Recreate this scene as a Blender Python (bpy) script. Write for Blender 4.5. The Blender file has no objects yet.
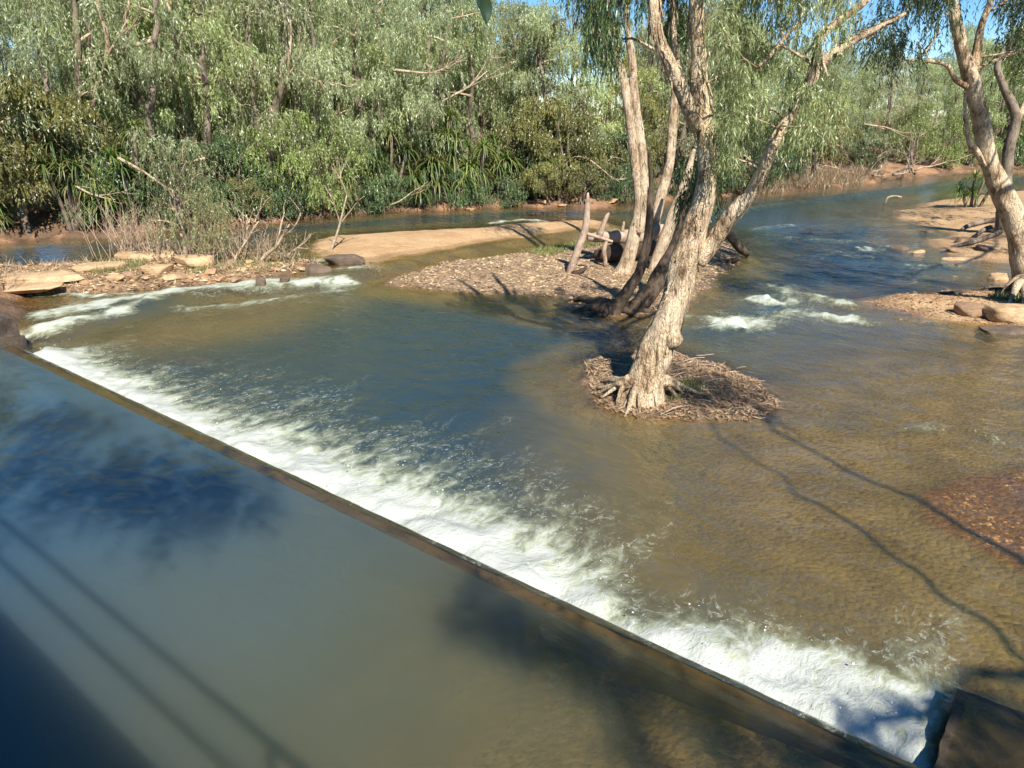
import bpy, math, random
import numpy as np
from mathutils import Vector

rng = np.random.default_rng(11)
random.seed(11)
scene = bpy.context.scene
COL = scene.collection

# ------------------------------------------------------------------ camera geometry
W, HH, F = 1024, 768, 745.0
CAM = np.array([0.0, 0.0, 4.9])
PITCH = math.radians(20.2)
FWD = np.array([0, math.cos(PITCH), -math.sin(PITCH)])
UP = np.array([0, math.sin(PITCH), math.cos(PITCH)])
RIGHT = np.array([1.0, 0, 0])


def ray(u, v):
    return FWD + (u - 512) / F * RIGHT + (384 - v) / F * UP


def P(u, v, z=0.0):
    """point of the horizontal level z seen at picture position u, v (used to survey the banks)"""
    r = ray(u, v)
    return CAM + r * ((z - CAM[2]) / r[2])


def at(u, v, Y):
    r = ray(u, v)
    return CAM + r * (Y / r[1])


def depth_of(p):
    return float(np.dot(np.asarray(p) - CAM, FWD))


# weir axes: E runs along the crest to the left, N points downstream
E = np.array([-0.784, 0.6207])
NN = np.array([0.6207, 0.784])
CREST = 5.08
UPZ = 0.40


def an(a, n, z=0.0):
    q = E * a + NN * n
    return np.array([q[0], q[1], z])


# ------------------------------------------------------------------ noise
def _hash(i, j, k, seed):
    h = (i * 374761393 + j * 668265263 + k * 1274126177 + seed * 974634777) & 0xFFFFFFFF
    h = ((h ^ (h >> 13)) * 1274126177) & 0xFFFFFFFF
    h = h ^ (h >> 16)
    return (h & 0xFFFFFF) / float(0xFFFFFF)


def vn(p, seed=0):
    p = np.asarray(p, dtype=np.float64)
    i = np.floor(p).astype(np.int64)
    f = p - i
    f = f * f * (3 - 2 * f)
    r = 0
    for dx in (0, 1):
        wx = f[:, 0] if dx else 1 - f[:, 0]
        for dy in (0, 1):
            wy = f[:, 1] if dy else 1 - f[:, 1]
            for dz in (0, 1):
                wz = f[:, 2] if dz else 1 - f[:, 2]
                r = r + wx * wy * wz * _hash(i[:, 0] + dx, i[:, 1] + dy, i[:, 2] + dz, seed)
    return r * 2 - 1


def fbm(p, octaves=4, seed=0, gain=0.5):
    p = np.asarray(p, dtype=np.float64)
    s, a, t = 0, 1.0, 0
    for o in range(octaves):
        s = s + a * vn(p * 2.0 ** o + 17.3 * o, seed + o)
        t += a
        a *= gain
    return s / t


def v3(x, y, z=None):
    return np.stack([x, y, np.zeros_like(x) if z is None else z], axis=1)


def unit(a):
    return a / np.maximum(np.linalg.norm(a, axis=-1, keepdims=True), 1e-9)


def sstep(a, b, x):
    t = np.clip((x - a) / (b - a), 0, 1)
    return t * t * (3 - 2 * t)


# ------------------------------------------------------------------ objects
def put(o, parent=None, label=None, cat=None, group=None, kind=None):
    if o.name not in COL.objects:
        COL.objects.link(o)
    if parent is not None:
        o.parent = parent
    if label:
        o['label'] = label
    if cat:
        o['category'] = cat
    if group:
        o['group'] = group
    if kind:
        o['kind'] = kind
    return o


def empty(name, loc, label=None, cat=None, group=None, rz=0.0, sc=1.0):
    o = bpy.data.objects.new(name, None)
    o.empty_display_size = 0.3
    o.location = loc
    o.rotation_euler = (0, 0, rz)
    o.scale = (sc, sc, sc)
    return put(o, None, label, cat, group)


def raw_mesh(name, V, Fs, mats, smooth=True, mi=None, attrs=None):
    """V (n,3); Fs list of int arrays (m,3) or (m,4); mi list of material numbers, one per array"""
    V = np.asarray(V, dtype=np.float32)
    Fs = [np.asarray(f, dtype=np.int32) for f in Fs if len(f)]
    me = bpy.data.meshes.new(name)
    me.vertices.add(len(V))
    me.vertices.foreach_set('co', V.ravel())
    loops = np.concatenate([f.ravel() for f in Fs])
    tot = np.concatenate([np.full(len(f), f.shape[1], dtype=np.int32) for f in Fs])
    start = np.concatenate([[0], np.cumsum(tot)[:-1]]).astype(np.int32)
    me.loops.add(len(loops))
    me.loops.foreach_set('vertex_index', loops)
    me.polygons.add(len(tot))
    me.polygons.foreach_set('loop_start', start)
    me.polygons.foreach_set('loop_total', tot)
    if mi is not None:
        me.polygons.foreach_set('material_index', np.concatenate([np.full(len(f), m, dtype=np.int32) for f, m in zip(Fs, mi)]))
    me.polygons.foreach_set('use_smooth', np.full(len(tot), bool(smooth)))
    for m in (mats if isinstance(mats, (list, tuple)) else [mats]):
        me.materials.append(m)
    if attrs:
        for k, a in attrs.items():
            t = me.attributes.new(k, 'FLOAT', 'POINT')
            t.data.foreach_set('value', np.asarray(a, dtype=np.float32))
    me.update(calc_edges=True)
    me.validate()
    return me


def obj(name, me, parent=None, **k):
    return put(bpy.data.objects.new(name, me), parent, **k)


class Geo:
    def __init__(s):
        s.V, s.Q, s.T, s.n = [], [], [], 0

    def add(s, V, Q=None, T=None):
        if Q is not None and len(Q):
            s.Q.append(np.asarray(Q) + s.n)
        if T is not None and len(T):
            s.T.append(np.asarray(T) + s.n)
        s.V.append(np.asarray(V, dtype=np.float64))
        s.n += len(V)
        return s

    def mesh(s, name, mats, smooth=True, attrs=None, origin=None):
        V = np.concatenate(s.V)
        if origin is not None:
            V = V - np.asarray(origin)
        Fs = []
        if s.Q:
            Fs.append(np.concatenate(s.Q))
        if s.T:
            Fs.append(np.concatenate(s.T))
        return raw_mesh(name, V, Fs, mats, smooth, attrs=attrs)


def catmull(pts, rad, step):
    pts = np.asarray(pts, float)
    rad = np.asarray(rad, float)
    if len(pts) == 2:
        pts = np.array([pts[0], pts.mean(0), pts[1]])
        rad = np.array([rad[0], rad.mean(), rad[1]])
    X = np.concatenate([pts, rad[:, None]], axis=1)
    X = np.vstack([2 * X[0] - X[1], X, 2 * X[-1] - X[-2]])
    out = []
    for i in range(1, len(X) - 2):
        n = max(2, int(np.linalg.norm(X[i + 1, :3] - X[i, :3]) / step))
        t = np.linspace(0, 1, n, endpoint=False)[:, None]
        a, b, c, d = X[i - 1], X[i], X[i + 1], X[i + 2]
        out.append(0.5 * (2 * b + (c - a) * t + (2 * a - 5 * b + 4 * c - d) * t ** 2 + (3 * b - a - 3 * c + d) * t ** 3))
    out.append(X[-2][None])
    out = np.vstack(out)
    return out[:, :3], np.maximum(out[:, 3], 0.002)


def tube(pts, rad, sides=8, step=0.25, amp=0.0, freq=3.0, seed=0, stretch=0.35, cap=True, kink=0.0):
    p, r = catmull(pts, rad, step)
    if kink > 0:
        k = np.stack([vn(p * 2.1 + 5, seed + 41), vn(p * 2.1 + 9, seed + 42), vn(p * 2.1 + 13, seed + 43)], 1)
        env = np.minimum(1, np.arange(len(p)) / 3.0)[:, None]
        p = p + k * kink * env
    n = len(p)
    tan = unit(np.gradient(p, axis=0))
    ref = np.array([0.31, 0.95, 0.05]) if abs(tan[0][2]) > 0.6 else np.array([0.1, 0.1, 1.0])
    s = np.zeros_like(p)
    for i in range(n):
        ref = ref - tan[i] * np.dot(ref, tan[i])
        ref = ref / max(np.linalg.norm(ref), 1e-6)
        s[i] = ref
    t2 = np.cross(tan, s)
    th = np.linspace(0, 2 * math.pi, sides, endpoint=False)
    ring = s[:, None, :] * np.cos(th)[None, :, None] + t2[:, None, :] * np.sin(th)[None, :, None]
    rr = np.repeat(r[:, None], sides, 1)
    if amp > 0:
        q = (p[:, None, :] + ring * rr[..., None]).reshape(-1, 3)
        ln = np.concatenate([[0], np.cumsum(np.linalg.norm(np.diff(p, axis=0), axis=1))])
        qq = np.stack([(ring[..., 0] * rr).ravel(), (ring[..., 1] * rr).ravel() + (ring[..., 2] * rr).ravel(), np.repeat(ln, sides) * stretch], 1)
        rr = rr * (1 + amp * fbm(qq * freq / 1.0, 4, seed, 0.6)).reshape(n, sides)
    V = (p[:, None, :] + ring * rr[..., None]).reshape(-1, 3)
    i, j = np.meshgrid(np.arange(n - 1), np.arange(sides), indexing='ij')
    j2 = (j + 1) % sides
    Q = np.stack([i * sides + j, i * sides + j2, (i + 1) * sides + j2, (i + 1) * sides + j], -1).reshape(-1, 4)
    T = []
    if cap:
        V = np.vstack([V, p[-1] + tan[-1] * r[-1] * 0.4, p[0] - tan[0] * r[0] * 0.2])
        e0 = (n - 1) * sides
        jj = np.arange(sides)
        T = np.concatenate([np.stack([e0 + jj, e0 + (jj + 1) % sides, np.full(sides, n * sides)], 1),
                            np.stack([(jj + 1) % sides, jj, np.full(sides, n * sides + 1)], 1)])
    return V, Q, T


# ------------------------------------------------------------------ materials
def newmat(name):
    m = bpy.data.materials.new(name)
    m.use_nodes = True
    m.node_tree.nodes.clear()
    return m, m.node_tree


class NB:
    """tiny node builder"""

    def __init__(s, nt):
        s.nt = nt

    def n(s, t, ins=None, **props):
        nd = s.nt.nodes.new(t)
        for k, v in props.items():
            setattr(nd, k, v)
        for k, v in (ins or {}).items():
            sock = nd.inputs[k]
            if isinstance(v, bpy.types.NodeSocket):
                s.nt.links.new(v, sock)
            else:
                sock.default_value = v
        return nd

    def math(s, op, a, b=0.0, c=0.0, clamp=False):
        nd = s.n('ShaderNodeMath', {0: a, 1: b, 2: c}, operation=op, use_clamp=clamp)
        return nd.outputs[0]

    def mix(s, f, a, b, blend='MIX'):
        nd = s.n('ShaderNodeMix', {'Factor': f, 'A': a, 'B': b} if False else None, data_type='RGBA', blend_type=blend)
        for idx, v in ((0, f), (6, a), (7, b)):
            if isinstance(v, bpy.types.NodeSocket):
                s.nt.links.new(v, nd.inputs[idx])
            else:
                nd.inputs[idx].default_value = v
        return nd.outputs[2]

    def noise(s, vec, scale, detail=4.0, rough=0.55, dist=0.0):
        ins = {'Scale': scale, 'Detail': detail, 'Roughness': rough, 'Distortion': dist}
        if vec is not None:
            ins['Vector'] = vec
        return s.n('ShaderNodeTexNoise', ins).outputs['Fac']

    def ramp(s, f, a, b, lo=0.0, hi=1.0, smooth=True):
        nd = s.n('ShaderNodeMapRange', {'Value': f, 'From Min': a, 'From Max': b, 'To Min': lo, 'To Max': hi},
                 interpolation_type='SMOOTHSTEP' if smooth else 'LINEAR', clamp=True)
        return nd.outputs[0]

    def cramp(s, f, stops):
        nd = s.n('ShaderNodeValToRGB', {'Fac': f})
        el = nd.color_ramp.elements
        while len(el) < len(stops):
            el.new(0.5)
        for e, (p, c) in zip(el, stops):
            e.position = p
            e.color = (*c, 1)
        return nd.outputs[0]

    def attr(s, name):
        return s.n('ShaderNodeAttribute', attribute_name=name).outputs['Fac']

    def mapping(s, vec, rot=(0, 0, 0), scale=(1, 1, 1)):
        return s.n('ShaderNodeMapping', {'Vector': vec, 'Rotation': rot, 'Scale': scale}).outputs[0]

    def bump(s, h, strength, dist, normal=None):
        ins = {'Height': h, 'Strength': strength, 'Distance': dist}
        if normal is not None:
            ins['Normal'] = normal
        return s.n('ShaderNodeBump', ins).outputs[0]

    def out(s, sh):
        o = s.n('ShaderNodeOutputMaterial')
        s.nt.links.new(sh, o.inputs['Surface'])


def c4(c):
    return (c[0], c[1], c[2], 1.0)


def leaf_mat(name, cols, trans=0.48, gloss=0.06, vary=0.28):
    m, nt = newmat(name)
    b = NB(nt)
    g = b.n('ShaderNodeNewGeometry')
    oi = b.n('ShaderNodeObjectInfo')
    col = b.cramp(g.outputs['Random Per Island'], [(i / (len(cols) - 1), c) for i, c in enumerate(cols)])
    var = b.ramp(oi.outputs['Random'], 0, 1, 1 - vary, 1 + vary, False)
    pos = b.noise(b.n('ShaderNodeTexCoord').outputs['Object'], 0.55, 2.0)
    var = b.math('MULTIPLY', var, b.ramp(pos, 0.3, 0.7, 0.78, 1.2))
    vc = b.n('ShaderNodeCombineColor', {0: var, 1: var, 2: var}).outputs[0]
    col = b.mix(1.0, col, vc, 'MULTIPLY')
    d = b.n('ShaderNodeBsdfDiffuse', {'Color': col}).outputs[0]
    tc = b.mix(1.0, col, (1.1, 1.15, 0.55, 1), 'MULTIPLY')
    t = b.n('ShaderNodeBsdfTranslucent', {'Color': tc}).outputs[0]
    s = b.n('ShaderNodeMixShader', {0: trans, 1: d, 2: t}).outputs[0]
    gl = b.n('ShaderNodeBsdfGlossy', {'Color': (0.9, 0.95, 0.9, 1), 'Roughness': 0.42}).outputs[0]
    s = b.n('ShaderNodeMixShader', {0: gloss, 1: s, 2: gl}).outputs[0]
    b.out(s)
    return m


def bark_mat(name, pale, mid, dark, scale=1.0, bumpd=0.03, darkness=0.5):
    m, nt = newmat(name)
    b = NB(nt)
    tc = b.n('ShaderNodeTexCoord').outputs['Object']
    st = b.mapping(tc, scale=(1, 1, 0.22))
    n1 = b.noise(st, 9 * scale, 6, 0.65, 0.8)
    n2 = b.noise(tc, 1.6 * scale, 4, 0.6, 0.3)
    n3 = b.noise(b.mapping(tc, scale=(1, 1, 0.12)), 30 * scale, 4, 0.7, 0.5)
    n4 = b.noise(b.mapping(tc, scale=(0.6, 0.6, 1.6)), 6 * scale, 3, 0.6, 1.0)
    c = b.mix(b.ramp(n1, 0.36, 0.62), c4(dark), c4(mid))
    c = b.mix(b.math('MULTIPLY', b.ramp(n2, 0.38, 0.6), 0.85), c, c4(pale))
    n5 = b.noise(b.mapping(tc, scale=(1, 1, 0.45)), 3.2 * scale, 5, 0.7, 1.2)
    c = b.mix(b.ramp(n5, 0.60, 0.66, 0, 0.75 * darkness), c, c4([k * 0.8 for k in dark]))
    vo = b.n('ShaderNodeTexVoronoi', {'Vector': b.n('ShaderNodeVectorMath', {0: b.mapping(tc, scale=(1, 1, 0.13)), 1: b.n('ShaderNodeVectorMath', {0: b.n('ShaderNodeTexNoise', {'Vector': tc, 'Scale': 5.0 * scale, 'Detail': 3.0}).outputs['Color'], 1: (0.12, 0.12, 0.12)}, operation='MULTIPLY').outputs[0]}, operation='ADD').outputs[0], 'Scale': 17.0 * scale}, feature='DISTANCE_TO_EDGE').outputs['Distance']
    c = b.mix(b.math('MULTIPLY', b.ramp(vo, 0.0, 0.07, darkness * 0.3, 0.0), b.ramp(n2, 0.4, 0.6, 1.0, 0.25)), c, c4([k * 0.6 for k in dark]))
    c = b.mix(b.ramp(n3, 0.55, 0.70, 0, darkness), c, c4([k * 0.35 for k in dark]))
    c = b.mix(b.ramp(n4, 0.62, 0.72, 0, 0.5), c, c4([pale[0] * 1.1, pale[1] * 0.85, pale[2] * 0.7]))
    h = b.math('ADD', b.math('ADD', n1, b.math('MULTIPLY', n3, 0.6)), b.ramp(vo, 0.0, 0.12, 0, 0.18))
    nb = b.bump(h, 1.0, bumpd)
    s = b.n('ShaderNodeBsdfPrincipled', {'Base Color': c, 'Roughness': 0.85, 'Normal': nb, 'Specular IOR Level': 0.2})
    b.out(s.outputs[0])
    return m


def island_mat(name, cols, rough=0.85, bump=0.0, scale=8.0, spec=0.2):
    m, nt = newmat(name)
    b = NB(nt)
    g = b.n('ShaderNodeNewGeometry')
    tc = b.n('ShaderNodeTexCoord').outputs['Object']
    col = b.cramp(g.outputs['Random Per Island'], [(i / (len(cols) - 1), c) for i, c in enumerate(cols)])
    nz = b.noise(tc, scale, 5, 0.6)
    v = b.ramp(nz, 0.3, 0.7, 0.7, 1.25)
    col = b.mix(1.0, col, b.n('ShaderNodeCombineColor', {0: v, 1: v, 2: v}).outputs[0], 'MULTIPLY')
    ins = {'Base Color': col, 'Roughness': rough, 'Specular IOR Level': spec}
    if bump > 0:
        ins['Normal'] = b.bump(nz, 0.8, bump)
    b.out(b.n('ShaderNodeBsdfPrincipled', ins).outputs[0])
    return m


def rock_mat(name, a, c_, d, scale=2.0, bumpd=0.03, rough=0.85):
    m, nt = newmat(name)
    b = NB(nt)
    tc = b.n('ShaderNodeTexCoord').outputs['Object']
    n1 = b.noise(tc, scale, 6, 0.6, 0.4)
    n2 = b.noise(b.mapping(tc, scale=(1, 1, 3)), scale * 5, 6, 0.65, 0.6)
    c = b.mix(b.ramp(n1, 0.35, 0.62), c4(a), c4(c_))
    c = b.mix(b.ramp(n2, 0.52, 0.72, 0, 0.8), c, c4(d))
    h = b.math('ADD', n1, b.math('MULTIPLY', n2, 0.7))
    b.out(b.n('ShaderNodeBsdfPrincipled', {'Base Color': c, 'Roughness': rough, 'Specular IOR Level': 0.25,
                                           'Normal': b.bump(h, 0.9, bumpd)}).outputs[0])
    return m


PAPERBARK = bark_mat('paperbark', (0.84, 0.66, 0.44), (0.64, 0.46, 0.28), (0.16, 0.095, 0.05), 1.0, 0.09, 0.9)
PALEBARK = bark_mat('pale_bark', (0.82, 0.65, 0.45), (0.64, 0.47, 0.30), (0.19, 0.12, 0.07), 1.3, 0.07, 0.85)
DARKBARK = bark_mat('dark_or_shaded_bark', (0.13, 0.09, 0.06), (0.07, 0.05, 0.035), (0.02, 0.015, 0.012))  # dark bark, also painted shade on the curved trunk, its roots and the log
GREYWOOD = bark_mat('weathered_wood', (0.50, 0.38, 0.28), (0.40, 0.28, 0.20), (0.20, 0.13, 0.09), 2.0, 0.012)
TWIG = island_mat('dry_twig', [(0.30, 0.22, 0.15), (0.42, 0.33, 0.24), (0.24, 0.17, 0.11)], 0.9)
FARBARK = bark_mat('far_bark', (0.30, 0.24, 0.18), (0.17, 0.13, 0.095), (0.06, 0.045, 0.032))
LEAF_SILVER = leaf_mat('silver_leaf', [(0.25, 0.31, 0.135), (0.38, 0.435, 0.22), (0.54, 0.57, 0.36), (0.29, 0.36, 0.145)])
LEAF_BRIGHT = leaf_mat('bright_leaf', [(0.24, 0.325, 0.10), (0.38, 0.455, 0.17), (0.56, 0.58, 0.29), (0.18, 0.255, 0.07)], 0.4)
LEAF_OLIVE = leaf_mat('olive_leaf', [(0.20, 0.21, 0.05), (0.32, 0.30, 0.08), (0.16, 0.19, 0.045), (0.38, 0.30, 0.10)])
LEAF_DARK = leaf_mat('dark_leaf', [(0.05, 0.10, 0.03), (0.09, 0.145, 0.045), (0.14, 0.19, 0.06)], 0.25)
LEAF_LIME = leaf_mat('lime_leaf', [(0.19, 0.27, 0.055), (0.27, 0.34, 0.09), (0.34, 0.38, 0.13)], 0.4)
LEAF_STRAW = leaf_mat('straw_leaf', [(0.26, 0.30, 0.10), (0.36, 0.38, 0.15), (0.42, 0.40, 0.20)], 0.42)
LEAF_PALE = leaf_mat('pale_leaf', [(0.30, 0.33, 0.17), (0.40, 0.42, 0.24), (0.48, 0.47, 0.30), (0.34, 0.34, 0.16)], 0.42)
LEAF_NEAR = leaf_mat('shaded_leaf', [(0.016, 0.04, 0.012), (0.02, 0.05, 0.014)], 0.06, 0.05)  # the hanging leaf's shade is put into its colour
LEAF_PAND = leaf_mat('pandanus_leaf', [(0.05, 0.11, 0.025), (0.09, 0.165, 0.035), (0.15, 0.22, 0.055), (0.24, 0.26, 0.085), (0.34, 0.26, 0.11)], 0.25, 0.035)
BARKFLAKE = island_mat('peeling_bark', [(0.55, 0.43, 0.30), (0.40, 0.28, 0.19), (0.24, 0.16, 0.11), (0.62, 0.50, 0.37)], 0.85)
# ------------------------------------------------------------------ land forms
LV = 0.22    # level of the water behind the left rock bar


def poly_px(pts, z=0.0):
    return np.array([P(u, v, z)[:2] for u, v in pts])


def sdist(X, Y, poly):
    """signed distance to a polygon, positive inside"""
    d2 = np.full(X.shape, 1e18)
    inside = np.zeros(X.shape, bool)
    n = len(poly)
    for i in range(n):
        x0, y0 = poly[i]
        x1, y1 = poly[(i + 1) % n]
        ex, ey = x1 - x0, y1 - y0
        L = ex * ex + ey * ey + 1e-12
        t = np.clip(((X - x0) * ex + (Y - y0) * ey) / L, 0, 1)
        d2 = np.minimum(d2, (X - x0 - t * ex) ** 2 + (Y - y0 - t * ey) ** 2)
        c = (y0 > Y) != (y1 > Y)
        xi = x0 + (Y - y0) / (ey if abs(ey) > 1e-12 else 1e-12) * ex
        inside ^= c & (X < xi)
    d = np.sqrt(d2)
    return np.where(inside, d, -d)


def seg_d(X, Y, pts):
    d2 = np.full(X.shape, 1e18)
    for i in range(len(pts) - 1):
        x0, y0 = pts[i]
        x1, y1 = pts[i + 1]
        ex, ey = x1 - x0, y1 - y0
        L = ex * ex + ey * ey + 1e-12
        t = np.clip(((X - x0) * ex + (Y - y0) * ey) / L, 0, 1)
        d2 = np.minimum(d2, (X - x0 - t * ex) ** 2 + (Y - y0 - t * ey) ** 2)
    return np.sqrt(d2)


ROCKBAR = poly_px([(-60, 276), (10, 270), (60, 267), (110, 264), (130, 256), (170, 252), (230, 254), (290, 257), (322, 262),
                   (318, 270), (280, 276), (240, 283), (200, 286), (160, 289), (120, 292), (70, 295), (0, 296), (-60, 299)], LV)
SANDBAR = poly_px([(310, 244), (330, 237), (400, 232), (470, 229), (520, 224), (560, 221), (600, 221), (606, 226), (560, 231), (530, 236),
                   (490, 240), (450, 248), (410, 254), (380, 262), (340, 263), (318, 255)], LV)
GRAVELBAR = poly_px([(385, 285), (398, 275), (440, 263), (490, 257), (540, 250), (580, 243), (640, 236), (700, 236), (738, 246), (742, 262),
                     (712, 282), (690, 300), (655, 313), (605, 316), (560, 309), (572, 299), (505, 294), (440, 291)])
ISLET = poly_px([(590, 362), (612, 354), (655, 350), (715, 362), (752, 378), (778, 402), (750, 414), (700, 420), (640, 414), (604, 402), (588, 380)])
SPIT_FAR = poly_px([(888, 214), (930, 202), (960, 197), (1010, 192), (1100, 186), (1400, 188), (1400, 275), (1100, 272), (1000, 262), (962, 257), (925, 243), (952, 234), (900, 219)])
SPIT_NEAR = poly_px([(864, 301), (905, 294), (985, 288), (1024, 283), (1110, 278), (1400, 280), (1400, 350), (1110, 340), (1024, 330), (972, 322), (930, 318), (890, 309)])
REDSHOAL = poly_px([(944, 492), (960, 478), (1024, 468), (1110, 462), (1300, 470), (1300, 600), (1110, 590), (1024, 562), (985, 545), (950, 520)])
SHALLOW_R = poly_px([(720, 440), (830, 370), (900, 345), (1024, 340), (1300, 340), (1300, 680), (1024, 660), (900, 610), (780, 540)])
SHELF_L = poly_px([(-80, 350), (60, 340), (110, 322), (170, 306), (260, 292), (330, 288), (330, 300), (240, 330), (150, 345), (60, 350), (-60, 400)])
fb = poly_px([(-900, 275), (-500, 262), (-200, 256), (0, 250), (40, 247), (100, 243), (150, 240), (230, 232), (300, 226), (400, 217), (520, 212), (600, 212),
              (640, 208), (760, 198), (800, 194), (860, 188), (880, 184), (960, 178), (1100, 172), (1300, 168)])
FARBANK = np.vstack([fb, [(260, 60), (420, 420), (-420, 420), (-420, 40)]])
LEFTBANK = np.array([an(18.3, -3)[:2], an(18.6, 2)[:2], an(18.2, 5)[:2], an(19.2, 6.5)[:2], an(26, 9)[:2], (-90, 40), (-420, 10), (-420, -420), an(18.0, -40)[:2]])
RIGHTBANK = np.array([(8.5, 3.0), (9.5, 7.5), (12.5, 13.5), (19, 19), (26, 24), (34, 34), (60, 47), (420, 120), (420, -420), an(-4, -40)[:2], an(-4.5, -6)[:2], an(-4.4, 1)[:2], an(-4.6, 4)[:2]])

#        poly, level, top height, inner slope, outer slope, edge wobble
LANDS = [('rock', ROCKBAR, LV, 0.28, 0.5, 0.5, 0.35), ('sand', SANDBAR, LV, 0.34, 0.22, 0.3, 0.35), ('litter', GRAVELBAR, 0, 0.19, 0.2, 0.38, 0.35),
         ('litter', ISLET, 0, 0.12, 0.16, 0.5, 0.5), ('sand', SPIT_FAR, 0, 0.7, 0.16, 0.3, 0.4), ('sand', SPIT_NEAR, 0, 0.6, 0.16, 0.3, 0.3),
         ('red', REDSHOAL, -0.05, 0.07, 0.08, 0.15, 0.25), ('bed', SHALLOW_R, -0.19, 0.10, 0.06, 0.15, 0.3), ('bed', SHELF_L, -0.50, 0.08, 0.1, 0.15, 0.3),
         ('bank', FARBANK, 0.12, 1.9, 0.33, 0.35, 0.8), ('bank', LEFTBANK, 0, 2.8, 0.6, 0.5, 0.3), ('bank', RIGHTBANK, 0, 2.6, 0.35, 0.35, 0.4)]
UPPER_L = np.vstack([poly_px([(60, 336), (112, 320), (172, 305), (250, 291), (336, 284), (395, 272), (440, 259), (520, 243), (600, 233), (640, 222)], 0.1), [(60, 75), (-300, 75), (-300, 20)], poly_px([(-80, 338)], 0.1)])


def terrain(X, Y):
    """height and cover weights of the ground at X, Y"""
    q = v3(X, Y)
    w1 = fbm(q * 0.9, 4, 3)
    w2 = fbm(q * 0.25, 3, 9)
    n = X * NN[0] + Y * NN[1]
    a = X * E[0] + Y * E[1]
    up = n < CREST
    H = np.where(up, -1.3, -1.05 + 0.2 * w2)
    # the pool shallows towards the right-hand abutment
    H = np.where(up, np.maximum(H, 0.30 - 0.12 * np.clip(a - 0.6 + 1.4 * w2, 0, 50) + 0.05 * w1 + 0.06 * w1), H)
    # a channel deepened along the right-hand reach so the painted blue sky reflection shows
    ch = np.exp(-(seg_d(X, Y, np.array([(5.0, 17.5), (9.5, 23.5), (14, 33), (22, 46)])) / np.maximum(2.6 + 0.12 * (Y - 18), 2.0)) ** 4)
    H = np.where(~up, H - 0.75 * ch, H)
    # the bed below the weir shelves towards the right-hand shoal
    H = np.where(~up & (Y < 19), np.maximum(H, -0.24 - 0.15 * np.maximum(5.2 - X, 0) - 0.10 * np.maximum(Y - 11.5, 0) + 0.10 * w2 + 0.04 * w1), H)
    us = sdist(X, Y, UPPER_L)
    H = np.where(us > 0, np.maximum(H, -0.55 + 0.1 * w2), H)
    cov = {k: np.zeros(X.shape) for k in ('sand', 'rock', 'litter', 'red', 'bank')}
    for kind, poly, lv, top, si, so, wob in LANDS:
        m = (X > poly[:, 0].min() - 6) & (X < poly[:, 0].max() + 6) & (Y > poly[:, 1].min() - 6) & (Y < poly[:, 1].max() + 6)
        if not m.any():
            continue
        sd = sdist(X[m], Y[m], poly) + wob * w1[m] + 0.3 * wob * fbm(q[m] * 3.1, 3, 21)
        h = lv + np.where(sd > 0, top * (1 - np.exp(-np.maximum(sd, 0) * si / top)), sd * so)
        h = h + np.where(sd > 0, 0.05 * top * w1[m], 0)
        hm = H[m]
        H[m] = np.maximum(hm, h)
        if kind in cov:
            cov[kind][m] = np.maximum(cov[kind][m], sstep(-0.35, 0.12, sd) * (h >= hm - 0.05))
    H = H + (0.012 + 0.05 * cov['bank'] + 0.02 * cov['rock']) * fbm(q * 4.5, 4, 31) + 0.16 * cov['bank'] * fbm(q * 1.3, 3, 35)
    return H, cov


def level(X, Y):
    """resting height of the water below the weir"""
    s = sdist(X, Y, UPPER_L) + 0.35 * fbm(v3(X, Y) * 0.8, 3, 5)
    return LV * sstep(-0.45, 0.55, s)


def axis(segs):
    out = []
    for a, b, d in segs:
        out.append(np.arange(a, b, d))
    out.append([segs[-1][1]])
    return np.concatenate(out)


gx = np.concatenate([-np.geomspace(420, 26, 26)[:-1], axis([(-26, 24, 0.13), (24, 48, 0.4)]), np.geomspace(52, 420, 22)])
gy = np.concatenate([-np.geomspace(420, 6, 22)[:-1], axis([(-6, 3, 0.4), (3, 36, 0.13), (36, 70, 0.4)]), np.geomspace(74, 420, 20)])
GX, GY = np.meshgrid(gx, gy, indexing='ij')
TH, TC = terrain(GX.ravel(), GY.ravel())
nx, ny = len(gx), len(gy)
ii, jj = np.meshgrid(np.arange(nx - 1), np.arange(ny - 1), indexing='ij')
TQ = np.stack([ii * ny + jj, (ii + 1) * ny + jj, (ii + 1) * ny + jj + 1, ii * ny + jj + 1], -1).reshape(-1, 4)


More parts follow.
